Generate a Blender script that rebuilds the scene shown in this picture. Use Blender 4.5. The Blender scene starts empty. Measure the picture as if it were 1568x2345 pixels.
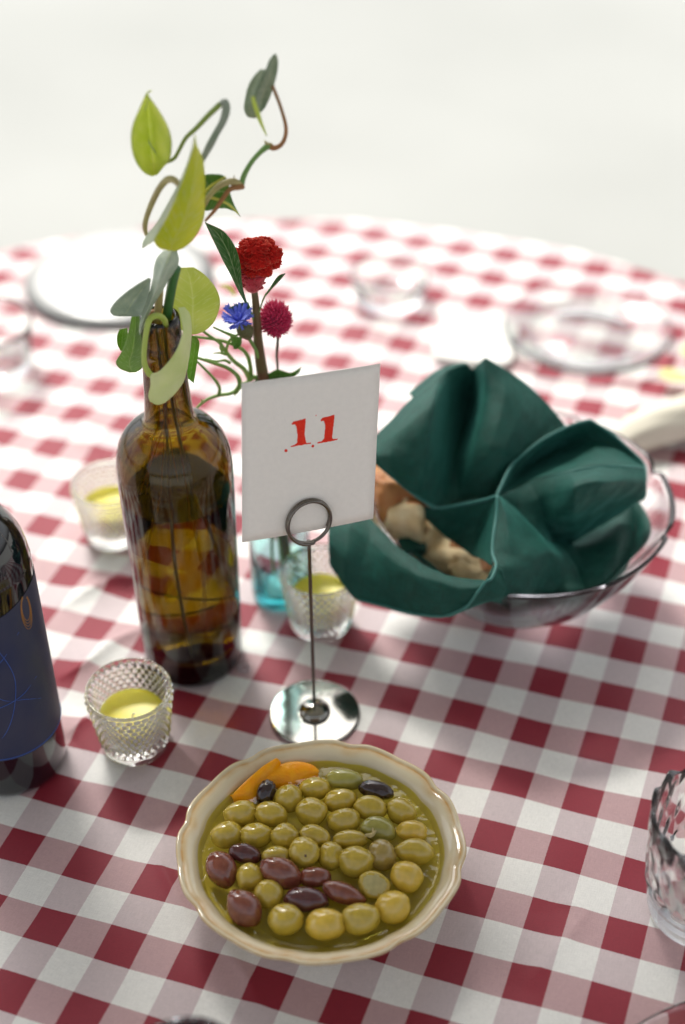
import bpy, bmesh, math, random
import numpy as np
from mathutils import Vector, Matrix
random.seed(7); np.random.seed(7)
R = math.radians
sc = bpy.context.scene

# ------------------------------------------------------------------ camera
HC, PITCH, ROLL, FH = 0.80787, 0.686275, -0.013418, 1.444462
FW = Vector((0, math.cos(PITCH), -math.sin(PITCH)))
_r0 = Vector((1, 0, 0)); _u0 = _r0.cross(FW)
RT = _r0*math.cos(ROLL) + _u0*math.sin(ROLL)
UP = -_r0*math.sin(ROLL) + _u0*math.cos(ROLL)
CAM = Vector((0, 0, HC))
cd = bpy.data.cameras.new('camera'); cam = bpy.data.objects.new('camera', cd)
sc.collection.objects.link(cam); sc.camera = cam
cam.matrix_world = Matrix((( RT.x, UP.x, -FW.x, CAM.x), (RT.y, UP.y, -FW.y, CAM.y), (RT.z, UP.z, -FW.z, CAM.z), (0, 0, 0, 1)))
cd.sensor_fit = 'VERTICAL'; cd.sensor_height = 36; cd.lens = FH*36
cd.clip_start = 0.02; cd.clip_end = 200
cd.dof.use_dof = True; cd.dof.focus_distance = 0.972; cd.dof.aperture_fstop = 2.25

# ------------------------------------------------------------------ sky, sun, exposure
SUN_EL, SUN_AZ = R(52), R(-22)          # azimuth from +Y (behind the table), to the left
w = bpy.data.worlds.new('World'); sc.world = w; w.use_nodes = True
nt = w.node_tree; bg = nt.nodes['Background']
sky = nt.nodes.new('ShaderNodeTexSky'); sky.sky_type = 'NISHITA'; sky.sun_disc = False
sky.sun_elevation = SUN_EL; sky.sun_rotation = SUN_AZ; sky.dust_density = 4.0; sky.air_density = 1.0
hs = nt.nodes.new('ShaderNodeHueSaturation'); hs.inputs['Saturation'].default_value = 0.22
nt.links.new(sky.outputs[0], hs.inputs['Color']); nt.links.new(hs.outputs[0], bg.inputs[0])
bg.inputs[1].default_value = 0.085
sl = bpy.data.lights.new('sun', 'SUN'); sl.energy = 1.5; sl.angle = R(14); sl.color = (1.0, 0.97, 0.92)
so = bpy.data.objects.new('sun', sl); sc.collection.objects.link(so)
sd = Vector((math.sin(SUN_AZ)*math.cos(SUN_EL), math.cos(SUN_AZ)*math.cos(SUN_EL), math.sin(SUN_EL)))
so.rotation_euler = sd.to_track_quat('Z', 'Y').to_euler(); so.location = sd*5
sc.view_settings.view_transform = 'Standard'; sc.view_settings.look = 'None'
sc.view_settings.exposure = 1.36; sc.view_settings.gamma = 1.0
sc.cycles.use_denoising = True
sc.cycles.max_bounces = 26; sc.cycles.transmission_bounces = 26; sc.cycles.transparent_max_bounces = 16
sc.cycles.glossy_bounces = 6; sc.cycles.diffuse_bounces = 4
sc.cycles.caustics_refractive = True; sc.cycles.caustics_reflective = True
sc.cycles.blur_glossy = 0.3

# ------------------------------------------------------------------ measuring: where a sight line meets a height or a depth
def ray(px, py):
    return FW + RT*((px-784)/3387.26) + UP*((1172.5-py)/3387.26)
def atz(px, py, z=0.0):
    d = ray(px, py); return CAM + d*((z-HC)/d.z)
def aty(px, py, y):
    d = ray(px, py); return CAM + d*(y/d.y)

# ------------------------------------------------------------------ object helpers
ORG = {}
def _link(o, parent):
    sc.collection.objects.link(o)
    if parent is not None: o.parent = parent
def tag(o, label=None, cat=None, group=None, kind=None):
    if label: o['label'] = label
    if cat: o['category'] = cat
    if group: o['group'] = group
    if kind: o['kind'] = kind
    return o
def thing(name, label, cat, loc=(0, 0, 0), group=None):
    o = bpy.data.objects.new(name, None); o.empty_display_size = 0.01
    _link(o, None); o.location = loc; ORG[o.name] = Vector(loc)
    return tag(o, label, cat, group)
def mk(name, V, F, mat, parent=None, smooth=True, loc=None, solid=0, sub=0, flat_angle=None, mats=None, fm=None, uv=None):
    """One mesh object; V are world coordinates."""
    off = Vector((0, 0, 0))
    if parent is not None: off = ORG[parent.name]
    if parent is None and loc is not None: off = Vector(loc)
    A = np.asarray(V, float).reshape(-1, 3) - np.array(off)
    me = bpy.data.meshes.new(name); me.from_pydata(A.tolist(), [], [tuple(int(i) for i in f) for f in F])
    if uv is not None:
        ul = me.uv_layers.new(name='UVMap')
        li = np.empty(len(me.loops), int); me.loops.foreach_get('vertex_index', li)
        ul.data.foreach_set('uv', np.asarray(uv, float)[li].ravel())
    for m in (mats or [mat]): me.materials.append(m)
    if fm is not None: me.polygons.foreach_set('material_index', fm)
    if smooth: me.polygons.foreach_set('use_smooth', [True]*len(me.polygons))
    me.update()
    o = bpy.data.objects.new(name, me); _link(o, parent)
    if parent is None: o.location = off
    ORG[o.name] = off
    if solid:
        md = o.modifiers.new('thickness', 'SOLIDIFY'); md.thickness = solid; md.offset = 0
    if sub:
        md = o.modifiers.new('smooth', 'SUBSURF'); md.levels = sub; md.render_levels = sub
    return o

def lathe(prof, n=64, c=(0, 0, 0), rfun=None, zfun=None, squash=(1, 1), closed=False):
    """Surface of revolution from (r, z) rows; ends at r=0 become poles."""
    V = []; F = []; rows = []
    for k, (r, z) in enumerate(prof):
        if r <= 1e-9:
            rows.append([len(V)]); V.append((c[0], c[1], c[2]+z)); continue
        row = []
        for i in range(n):
            a = 2*math.pi*i/n
            rr = r if rfun is None else rfun(a, r, z, k)
            zz = z if zfun is None else zfun(a, r, z, k)
            row.append(len(V)); V.append((c[0]+rr*math.cos(a)*squash[0], c[1]+rr*math.sin(a)*squash[1], c[2]+zz))
        rows.append(row)
    prs = list(zip(rows[:-1], rows[1:]))
    if closed: prs.append((rows[-1], rows[0]))
    for A, B in prs:
        if len(A) == 1 and len(B) == 1: continue
        for i in range(n):
            j = (i+1) % n
            if len(A) == 1: F.append((A[0], B[i], B[j])[::-1])
            elif len(B) == 1: F.append((A[i], A[j], B[0]))
            else: F.append((A[i], A[j], B[j], B[i]))
    return V, F
def crv(P, n):
    """Catmull-Rom through rows of P (k x d) -> n samples."""
    P = np.asarray(P, float); k = len(P)
    if k == 2: t = np.linspace(0, 1, n)[:, None]; return P[0]*(1-t)+P[1]*t
    Q = np.vstack([2*P[0]-P[1], P, 2*P[-1]-P[-2]])
    t = np.linspace(0, k-1, n); i = np.minimum(t.astype(int), k-2); f = (t-i)[:, None]
    a, b, c_, d = Q[i], Q[i+1], Q[i+2], Q[i+3]
    return .5*((2*b)+(-a+c_)*f+(2*a-5*b+4*c_-d)*f*f+(-a+3*b-3*c_+d)*f**3)
def tube(P, rad, n=10, seg=None, cap=True):
    P = [tuple(p) for p in P]
    rad = [rad]*len(P) if not hasattr(rad, '__len__') else list(rad)
    if len(rad) != len(P): rad = list(np.interp(np.linspace(0, 1, len(P)), np.linspace(0, 1, len(rad)), rad))
    S = crv(np.hstack([np.array(P), np.array(rad)[:, None]]), seg or max(8, 5*len(P)))
    C, rr = S[:, :3], np.maximum(S[:, 3], 1e-5)
    T = np.gradient(C, axis=0); T /= np.linalg.norm(T, axis=1)[:, None]+1e-12
    nrm = np.cross(T[0], (0.3, 0.2, 1.0)); nrm /= np.linalg.norm(nrm)
    V = []; F = []
    for k in range(len(C)):
        nrm = nrm - T[k]*nrm.dot(T[k]); nrm /= np.linalg.norm(nrm); b = np.cross(T[k], nrm)
        for i in range(n):
            a = 2*math.pi*i/n; V.append(C[k]+rr[k]*(nrm*math.cos(a)+b*math.sin(a)))
    for k in range(len(C)-1):
        for i in range(n):
            j = (i+1) % n; F.append((k*n+i, k*n+j, (k+1)*n+j, (k+1)*n+i))
    if cap: F.append(tuple(range(n))[::-1]); F.append(tuple((len(C)-1)*n+i for i in range(n)))
    return V, F
def join(*VF):
    V = []; F = []
    for v, f in VF:
        o = len(V); V += [tuple(p) for p in v]; F += [tuple(i+o for i in q) for q in f]
    return V, F
def lin(P, n):
    P = np.asarray(P, float); t = np.linspace(0, len(P)-1, n); i = np.minimum(t.astype(int), len(P)-2); f = (t-i)[:, None]; return P[i]*(1-f)+P[i+1]*f
def patch(G, nu, nv, sharp=0):
    """Smooth surface through a grid of 3D points G[row][col]."""
    A = np.array([[tuple(p) for p in r] for r in G], float)
    rows = np.array([crv(A[i], nu)*(1-sharp)+(lin(A[i], nu)*sharp if sharp else 0) for i in range(len(A))])
    S = np.array([crv(rows[:, j], nv)*(1-sharp*.6)+(lin(rows[:, j], nv)*sharp*.6 if sharp else 0) for j in range(nu)]).transpose(1, 0, 2)
    V = S.reshape(-1, 3); F = [(i*nu+j, i*nu+j+1, (i+1)*nu+j+1, (i+1)*nu+j) for i in range(nv-1) for j in range(nu-1)]
    return V.tolist(), F

# ------------------------------------------------------------------ materials
def mat(name, col, rough=.5, spec=.5, metal=0, trans=0, ior=1.5, coat=0, sheen=0, sss=0, var=0, vscale=40, col2=None,
        bump=0, bscale=200, sheen_tint=(1, 1, 1), coat_rough=.05, sssr=(.01, .005, .003)):
    m = bpy.data.materials.new(name); m.use_nodes = True; t = m.node_tree; b = t.nodes['Principled BSDF']
    b.inputs['Base Color'].default_value = (*col, 1); b.inputs['Roughness'].default_value = rough
    b.inputs['Specular IOR Level'].default_value = spec; b.inputs['Metallic'].default_value = metal
    b.inputs['Transmission Weight'].default_value = trans; b.inputs['IOR'].default_value = ior
    b.inputs['Coat Weight'].default_value = coat; b.inputs['Coat Roughness'].default_value = coat_rough
    b.inputs['Sheen Weight'].default_value = sheen; b.inputs['Sheen Tint'].default_value = (*sheen_tint, 1)
    if sss:
        b.inputs['Subsurface Weight'].default_value = sss; b.inputs['Subsurface Radius'].default_value = sssr
        b.inputs['Subsurface Scale'].default_value = 1.0
    tc = t.nodes.new('ShaderNodeTexCoord')
    if var or col2:
        nz = t.nodes.new('ShaderNodeTexNoise'); nz.inputs['Scale'].default_value = vscale; nz.inputs['Detail'].default_value = 5
        t.links.new(tc.outputs['Object'], nz.inputs['Vector'])
        rp = t.nodes.new('ShaderNodeValToRGB'); c2 = col2 or tuple(max(0, x*(1-var)) for x in col)
        c1 = col if col2 else tuple(min(1, x*(1+var*.6)) for x in col)
        rp.color_ramp.elements[0].position = .32; rp.color_ramp.elements[1].position = .68
        rp.color_ramp.elements[0].color = (*c2, 1); rp.color_ramp.elements[1].color = (*c1, 1)
        t.links.new(nz.outputs['Fac'], rp.inputs[0]); t.links.new(rp.outputs[0], b.inputs['Base Color'])
    if bump:
        nb = t.nodes.new('ShaderNodeTexNoise'); nb.inputs['Scale'].default_value = bscale; nb.inputs['Detail'].default_value = 4
        t.links.new(tc.outputs['Object'], nb.inputs['Vector'])
        bp = t.nodes.new('ShaderNodeBump'); bp.inputs['Strength'].default_value = bump; bp.inputs['Distance'].default_value = .001
        t.links.new(nb.outputs['Fac'], bp.inputs['Height']); t.links.new(bp.outputs[0], b.inputs['Normal'])
    return m
def glass(name, col=(1, 1, 1), rough=0.0, ior=1.5, absorb=None, dens=0, bump=0, bscale=100, bdist=.0005):
    m = bpy.data.materials.new(name); m.use_nodes = True; t = m.node_tree; t.nodes.clear()
    o = t.nodes.new('ShaderNodeOutputMaterial'); g = t.nodes.new('ShaderNodeBsdfGlass')
    g.inputs['Color'].default_value = (*col, 1); g.inputs['Roughness'].default_value = rough; g.inputs['IOR'].default_value = ior
    t.links.new(g.outputs[0], o.inputs['Surface'])
    if absorb:
        v = t.nodes.new('ShaderNodeVolumeAbsorption'); v.inputs['Color'].default_value = (*absorb, 1); v.inputs['Density'].default_value = dens
        t.links.new(v.outputs[0], o.inputs['Volume'])
    if bump:
        tc = t.nodes.new('ShaderNodeTexCoord'); nb = t.nodes.new('ShaderNodeTexNoise'); nb.inputs['Scale'].default_value = bscale
        bp = t.nodes.new('ShaderNodeBump'); bp.inputs['Strength'].default_value = bump; bp.inputs['Distance'].default_value = bdist
        t.links.new(tc.outputs['Object'], nb.inputs['Vector']); t.links.new(nb.outputs['Fac'], bp.inputs['Height']); t.links.new(bp.outputs[0], g.inputs['Normal'])
    return m
def leafmat(name, c1, c2, vscale=60, trans=.35, rough=.4, tcol=None):
    m = mat(name, c1, rough, .4, col2=c2, vscale=vscale, bump=.15, bscale=400); t = m.node_tree
    b = t.nodes['Principled BSDF']; o = t.nodes['Material Output']
    src = b.inputs['Base Color'].links[0].from_socket
    uv = t.nodes.new('ShaderNodeUVMap'); sp = t.nodes.new('ShaderNodeSeparateXYZ'); t.links.new(uv.outputs[0], sp.inputs[0])
    def M(op, a, b_=None, c_=None):
        n_ = t.nodes.new('ShaderNodeMath'); n_.operation = op
        for q, s_ in enumerate((a, b_, c_)):
            if s_ is None: continue
            if isinstance(s_, (int, float)): n_.inputs[q].default_value = s_
            else: t.links.new(s_, n_.inputs[q])
        return n_.outputs[0]
    off = M('ABSOLUTE', M('SUBTRACT', sp.outputs[0], .5)); mid = M('SUBTRACT', 1.0, M('MINIMUM', M('MULTIPLY', off, 30), 1.0))
    ph = M('ADD', M('MULTIPLY', sp.outputs[1], 9.0), M('MULTIPLY', off, 3.2)); side = M('ABSOLUTE', M('SUBTRACT', M('FRACT', ph), .5))
    sv = M('MULTIPLY', M('SUBTRACT', 1.0, M('MINIMUM', M('MULTIPLY', side, 14), 1.0)), .45)
    vn = M('MAXIMUM', mid, sv); vx = t.nodes.new('ShaderNodeMix'); vx.data_type = 'RGBA'; t.links.new(M('MULTIPLY', vn, .45), vx.inputs[0]); t.links.new(src, vx.inputs[6]); vx.inputs[7].default_value = (.78, .80, .45, 1)
    # pale variegation streaks following the side veins
    st_ = t.nodes.new('ShaderNodeTexNoise'); st_.inputs['Scale'].default_value = 5; cmb = t.nodes.new('ShaderNodeCombineXYZ'); t.links.new(ph, cmb.inputs[0]); t.links.new(off, cmb.inputs[1]); t.links.new(cmb.outputs[0], st_.inputs['Vector'])
    sr = M('MULTIPLY', M('MAXIMUM', M('SUBTRACT', st_.outputs['Fac'], .54), 0.0), 2.2)
    v2 = t.nodes.new('ShaderNodeMix'); v2.data_type = 'RGBA'; t.links.new(sr, v2.inputs[0]); t.links.new(vx.outputs[2], v2.inputs[6]); v2.inputs[7].default_value = (.80, .82, .58, 1)
    t.links.new(v2.outputs[2], b.inputs['Base Color'])
    tr = t.nodes.new('ShaderNodeBsdfTranslucent'); tr.inputs[0].default_value = (*(tcol or c1), 1)
    mx = t.nodes.new('ShaderNodeMixShader'); mx.inputs[0].default_value = trans; t.links.new(v2.outputs[2], tr.inputs[0])
    t.links.new(b.outputs[0], mx.inputs[1]); t.links.new(tr.outputs[0], mx.inputs[2]); t.links.new(mx.outputs[0], o.inputs['Surface'])
    return m

# ------------------------------------------------------------------ ground
def ground_mat():
    m = mat('pale_ground', (.415, .42, .395), .9, .2, col2=(.37, .375, .352), vscale=1.2); return m
g = mk('ground', [(-60, -60, -.742), (60, -60, -.742), (60, 90, -.742), (-60, 90, -.742)], [(0, 1, 2, 3)], ground_mat(), smooth=False)
tag(g, kind='structure')

# ------------------------------------------------------------------ unseen canvas panel, added to darken the near half of the table
def unseen_shade_panel():
    m = bpy.data.materials.new('shade_panel_canvas'); m.use_nodes = True; t = m.node_tree; b = t.nodes['Principled BSDF']
    b.inputs['Base Color'].default_value = (.62, .60, .53, 1); b.inputs['Roughness'].default_value = .9
    tr = t.nodes.new('ShaderNodeBsdfTranslucent'); tr.inputs[0].default_value = (.27, .262, .245, 1)
    mx = t.nodes.new('ShaderNodeMixShader'); mx.inputs[0].default_value = .50
    t.links.new(b.outputs[0], mx.inputs[1]); t.links.new(tr.outputs[0], mx.inputs[2]); t.links.new(mx.outputs[0], t.nodes['Material Output'].inputs['Surface'])
    G = [[(x, y, 2.05+.04*x*x-.03*y*y) for x in (-3.2, -1.6, 0, 1.6, 3.2)] for y in (-.4, .3, .9, 1.5, 2.12)]
    V, F = patch(G, 30, 30); o = mk('unseen_shade_panel', V, F, m, loc=(0, .75, 2.0), solid=.002)
    tag(o, 'unseen off white canvas panel added above the table to shade its near side', 'shade sail')
unseen_shade_panel()

# ------------------------------------------------------------------ gingham tablecloth
TC, TR = np.array([-.0766, .80]), .712
YAW, CX, CY, GA, GS = -.324775, .125232, -.517338, 1.033402, .034859
def grid_ij(x, y):
    X = CX + x*math.cos(YAW) + y*math.sin(YAW); Y = CY - x*math.sin(YAW) + y*math.cos(YAW)
    j = Y/.05/GA; i = X/.05 - GS*j
    return i, j
RIDGES = [  # (points, height, width): creases and soft folds in the cloth
    ([(140, 1398), (205, 1362), (262, 1338), (330, 1328)], .0045, .007),
    ([(130, 1560), (205, 1528), (262, 1478), (350, 1432)], .0040, .007),
    ([(240, 1100), (200, 1000), (170, 900)], .003, .012),
    ([(345, 1935), (372, 1990), (400, 2045), (440, 2120)], .0016, .006),
    ([(500, 2160), (560, 2230), (600, 2320)], .0014, .006),
    ([(1290, 2050), (1330, 2100), (1262, 2190), (1200, 2260)], .0018, .009),
    ([(150, 1690), (190, 1660), (215, 1640)], .0035, .012),
    ([(560, 1480), (640, 1500), (700, 1560)], .0022, .010),
    ([(200, 1780), (280, 1800), (360, 1770)], .0014, .010),
    ([(1480, 1330), (1500, 1200), (1530, 1100)], .004, .014),
    ([(700, 700), (850, 760), (980, 740)], .004, .02),
    ([(300, 1180), (420, 900), (560, 640)], .003, .02),
]
def cloth_h(x, y):
    h = .0009*np.sin(x*31+y*17)+.0007*np.sin(x*13-y*41+1)+.0007*np.sin(x*57+y*45+2+1.5*np.sin(y*23))+.0004*np.sin(x*90-y*71+2*np.sin(x*19))
    for pts, hh, wd in RIDGES:
        P = np.array([tuple(atz(*p))[:2] for p in pts]); S = crv(P, 14)
        d = np.full(x.shape, 9.); e = np.zeros(x.shape)
        for k in range(len(S)-1):
            a, b = S[k], S[k+1]; ab = b-a; L = ab@ab
            t = np.clip(((x-a[0])*ab[0]+(y-a[1])*ab[1])/L, 0, 1)
            dd = np.hypot(x-a[0]-t*ab[0], y-a[1]-t*ab[1])
            near = dd < d; d = np.where(near, dd, d); e = np.where(near, (k+t)/(len(S)-1), e)
        fade = np.clip(np.sin(np.pi*np.clip(e, 0, 1)), 0, 1)**.7
        h = h + 1.6*hh*fade*(.9*np.exp(-d/(wd*.75)) + .3*np.exp(-(d/(wd*3))**2))
    return h
def build_cloth():
    nr, ns = 230, 640
    rs = np.concatenate([np.linspace(0.004, TR, nr), TR+np.array([.004, .01])])
    th = np.linspace(0, 2*math.pi, ns, endpoint=False)
    RR, TT = np.meshgrid(rs, th, indexing='ij'); X = TC[0]+RR*np.cos(TT); Y = TC[1]+RR*np.sin(TT)
    Z = cloth_h(X, Y); Z[-2] -= .002; Z[-1] -= .007
    I, J = grid_ij(X, Y)
    V = [np.stack([X, Y, Z], -1).reshape(-1, 3)]; U = [np.stack([I, J], -1).reshape(-1, 2)]
    for k, dz in enumerate(np.linspace(.02, .70, 26)):   # hanging skirt with vertical folds
        amp = .035*min(1, dz/.25)
        rr = TR+.012+amp*(.55+.45*np.sin(th*19+1.3*np.sin(th*3)))+.01*np.sin(th*7)*dz
        x = TC[0]+rr*np.cos(th); y = TC[1]+rr*np.sin(th); s = TR+.012+dz
        ii, jj = grid_ij(TC[0]+s*np.cos(th), TC[1]+s*np.sin(th))
        V.append(np.stack([x, y, np.full(ns, -.008-dz)], -1)); U.append(np.stack([ii, jj], -1))
    V = np.vstack(V); U = np.vstack(U); n = len(V)//ns
    F = [(a*ns+i, a*ns+(i+1) % ns, (a+1)*ns+(i+1) % ns, (a+1)*ns+i)[::-1] for a in range(n-1) for i in range(ns)]
    F = [f[::-1] for f in F]
    V = np.vstack([V, [[TC[0], TC[1], float(cloth_h(np.array([TC[0]]), np.array([TC[1]]))[0])]]]); U = np.vstack([U, [grid_ij(*TC)]])
    F += [(len(V)-1, i, (i+1) % ns) for i in range(ns)]
    m = bpy.data.materials.new('gingham_cotton'); m.use_nodes = True; t = m.node_tree; b = t.nodes['Principled BSDF']
    uv = t.nodes.new('ShaderNodeUVMap'); sp = t.nodes.new('ShaderNodeSeparateXYZ'); t.links.new(uv.outputs[0], sp.inputs[0])
    # tiny wobble so the check edges are woven, not ruled
    def M(op, a, b_=None):
        n_ = t.nodes.new('ShaderNodeMath'); n_.operation = op
        for q, s_ in enumerate((a, b_)):
            if s_ is None: continue
            if isinstance(s_, (int, float)): n_.inputs[q].default_value = s_
            else: t.links.new(s_, n_.inputs[q])
        return n_.outputs[0]
    nz = t.nodes.new('ShaderNodeTexNoise'); nz.inputs['Scale'].default_value = 30; t.links.new(uv.outputs[0], nz.inputs['Vector'])
    wob = M('MULTIPLY', M('SUBTRACT', nz.outputs['Fac'], .5), .012)
    fi = M('LESS_THAN', M('FRACT', M('ADD', sp.outputs[0], wob)), .5); fj = M('LESS_THAN', M('FRACT', M('ADD', sp.outputs[1], wob)), .5)
    def mix(f, a, b_):
        n_ = t.nodes.new('ShaderNodeMix'); n_.data_type = 'RGBA'
        if isinstance(f, float): n_.inputs[0].default_value = f
        else: t.links.new(f, n_.inputs[0])
        for q, s_ in ((6, a), (7, b_)):
            if isinstance(s_, tuple): n_.inputs[q].default_value = (*s_, 1)
            else: t.links.new(s_, n_.inputs[q])
        return n_.outputs[2]
    light = mix(fi, (.78, .765, .725), (.58, .48, .485)); dark = mix(fi, (.50, .32, .325), (.25, .011, .027))
    col = mix(fj, light, dark)
    # threads: fine twill streaks along both yarns
    w1 = t.nodes.new('ShaderNodeTexNoise'); mp = t.nodes.new('ShaderNodeMapping'); mp.inputs['Scale'].default_value = (90, 9, 1)
    t.links.new(uv.outputs[0], mp.inputs[0]); t.links.new(mp.outputs[0], w1.inputs['Vector']); w1.inputs['Scale'].default_value = 1; w1.inputs['Detail'].default_value = 3
    w2 = t.nodes.new('ShaderNodeTexNoise'); mp2 = t.nodes.new('ShaderNodeMapping'); mp2.inputs['Scale'].default_value = (9, 90, 1)
    t.links.new(uv.outputs[0], mp2.inputs[0]); t.links.new(mp2.outputs[0], w2.inputs['Vector']); w2.inputs['Scale'].default_value = 1; w2.inputs['Detail'].default_value = 3
    s_ = M('ADD', w1.outputs['Fac'], w2.outputs['Fac'])
    k_ = M('ADD', .70, M('MULTIPLY', s_, .30))
    hv = t.nodes.new('ShaderNodeHueSaturation'); t.links.new(col, hv.inputs['Color']); t.links.new(k_, hv.inputs['Value'])
    t.links.new(hv.outputs[0], b.inputs['Base Color'])
    b.inputs['Roughness'].default_value = .62; b.inputs['Specular IOR Level'].default_value = .45
    b.inputs['Sheen Weight'].default_value = .9; b.inputs['Sheen Roughness'].default_value = .25; b.inputs['Sheen Tint'].default_value = (1, .93, .98, 1)
    bp = t.nodes.new('ShaderNodeBump'); bp.inputs['Strength'].default_value = .25; bp.inputs['Distance'].default_value = .0006
    t.links.new(s_, bp.inputs['Height']); t.links.new(bp.outputs[0], b.inputs['Normal'])
    o = mk('tablecloth', V, F, m, uv=U, loc=(TC[0], TC[1], 0))
    # origin at the middle of the table top
    tag(o, 'red and white gingham cloth draped over the whole round table', 'tablecloth')
    return o
build_cloth()

# ------------------------------------------------------------------ shared materials
CLEAR = glass('clear_glass', (.985, .99, .985))
AMBER = glass('amber_glass', (1, 1, 1), absorb=(.765, .70, .05), dens=1080, bump=.22, bscale=30, bdist=.003)
WATER = glass('vase_water', (1, 1, 1), ior=1.33)
AQUA = glass('aqua_glass', (.93, .99, .99), absorb=(.25, .80, .82), dens=75)
STEEL = mat('polished_steel', (.33, .32, .29), .07, metal=1)
WIRE = mat('dark_wire_steel', (.18, .16, .14), .2, metal=1)
WAX = mat('yellow_wax', (.93, .80, .045), .35, .4, sss=.25, sssr=(.01, .008, .002), var=.06, vscale=80)
WHITEC = mat('white_china', (.55, .55, .53), .2, .5)

# ------------------------------------------------------------------ card stand
def stand():
    b = Vector((-.0226, .7503, 0))
    t = thing('card_stand', 'steel wire card stand with round mirror base behind the olive bowl', 'card stand', b)
    V, F = lathe([(0, .0012), (.0325, .0012), (.0332, .0018), (.0334, .0026), (.033, .0032), (.0322, .0035), (.012, .0035), (0, .0035)], 96, b)
    mk('base_disc', V, F, STEEL, t, smooth=False)
    V, F = lathe([(.0116, .0034), (.0117, .0042), (.0112, .0062), (.0095, .0082), (.006, .0098), (.0028, .0103), (.0015, .0108), (0, .0108)], 64, b)
    mk('base_dome', V, F, STEEL, t)
    top = aty(707, 1238, .7503)
    V, F = tube([b+Vector((0, 0, .009)), b.lerp(top, .5), top], .00125, 14, 24); mk('rod', V, F, WIRE, t)
    # coil: two turns in a plane parallel to the card
    yw, ti = .3948, .1375
    r = Vector((math.cos(yw), math.sin(yw), 0)); n = Vector((-math.sin(yw), math.cos(yw), 0)); u = Vector((0, 0, 1))*math.cos(ti)+n*math.sin(ti)
    c = aty(707.5, 1196, .7490); P = []
    for k in range(75):
        a = -math.pi/2 - 2*math.pi*k/40 + .1
        P.append(c + r*(.0152*math.cos(a)) + u*(.0158*math.sin(a)) + n*(-.0014+.0030*k/74))
    P.insert(0, top - n*.0014); P.insert(0, top + Vector((0, 0, -.004)))
    V, F = tube(P, .00128, 12, 320); mk('coil', V, F, WIRE, t)
stand()

# ------------------------------------------------------------------ number card
def card():
    cx, cz, cw, ch, yw, ti, ro = -.01974, .23298, .09345, .11336, .3948, .1375, -.1061
    r = Vector((math.cos(yw), math.sin(yw), 0)); n = Vector((-math.sin(yw), math.cos(yw), 0))
    u = Vector((0, 0, 1))*math.cos(ti)+n*math.sin(ti)
    r2 = r*math.cos(ro)+u*math.sin(ro); u2 = -r*math.sin(ro)+u*math.cos(ro); nn = r2.cross(u2)  # toward camera is -(away)
    if nn.dot(CAM-Vector((cx, .7605, cz))) < 0: nn = -nn
    c = Vector((cx, .7605, cz))
    m = mat('card_stock', (.90, .85, .79), .75, .25, var=.02, vscale=300, bump=.12, bscale=900)
    nu, nv = 14, 16; V = []; F = []
    def pt(s, q, off=0):   # s,q in -1..1, slight bow of the paper
        bow = .0012*(1-s*s) - .0006*(q+1)
        return c + r2*(s*cw/2) + u2*(q*ch/2) + nn*(bow-.0006+off)
    for j in range(nv+1):
        for i in range(nu+1): V.append(pt(-1+2*i/nu, -1+2*j/nv))
    F = [(j*(nu+1)+i, j*(nu+1)+i+1, (j+1)*(nu+1)+i+1, (j+1)*(nu+1)+i) for j in range(nv) for i in range(nu)]
    t = mk('table_number_card', V, F, m, loc=c, solid=.0004)
    tag(t, 'white paper table card stamped with a red number 11', 'table card')
    ink = mat('red_stamp_ink', (.88, .045, .014), .7, .3, col2=(.78, .02, .008), vscale=900)
    def P(X, Y):
        px, py = 533.2+.4013*X, 784.1+.4013*Y
        d = ray(px, py); k = (c-CAM).dot(nn)/d.dot(nn); p = CAM+d*k-c
        s, q = p.dot(r2)/(cw/2), p.dot(u2)/(ch/2)
        return pt(s, q, .0003)
    rnd = random.Random(3)
    def poly(name, pts, jit=1.3):
        out = []
        for (a, b_), (c_, d) in zip(pts, pts[1:]+pts[:1]):
            m_ = max(1, int(math.hypot(c_-a, d-b_)/7))
            for k in range(m_):
                f = k/m_; out.append(P(a+(c_-a)*f+rnd.uniform(-jit, jit), b_+(d-b_)*f+rnd.uniform(-jit, jit)))
        bm = bmesh.new(); vs = [bm.verts.new(p-c) for p in out]; bm.faces.new(vs)
        bmesh.ops.triangulate(bm, faces=bm.faces[:]); me = bpy.data.meshes.new(name); bm.to_mesh(me); bm.free(); me.materials.append(ink)
        o = bpy.data.objects.new(name, me); _link(o, t); ORG[o.name] = Vector(c); return o
    A = [(334, 466), (345, 452), (375, 445), (415, 434), (412, 480), (408, 520), (413, 555), (418, 574), (445, 571), (443, 577), (400, 584), (365, 590), (330, 597), (327, 592), (355, 582), (366, 570), (368, 530), (362, 480), (352, 468), (340, 470)]
    B = [(500, 443), (512, 430), (545, 423), (580, 413), (576, 460), (570, 500), (566, 540), (570, 552), (598, 548), (596, 556), (550, 565), (515, 571), (482, 577), (480, 571), (508, 562), (520, 548), (524, 510), (526, 470), (518, 447), (503, 450)]
    poly('digit', A); poly('digit', B)
    for (x, y, q) in ((302, 617, 9), (455, 591, 8), (474, 417, 3)):
        poly('ink_dot', [(x+q*math.cos(k*.7), y+q*math.sin(k*.7)) for k in range(9)], .8)
card()

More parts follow.
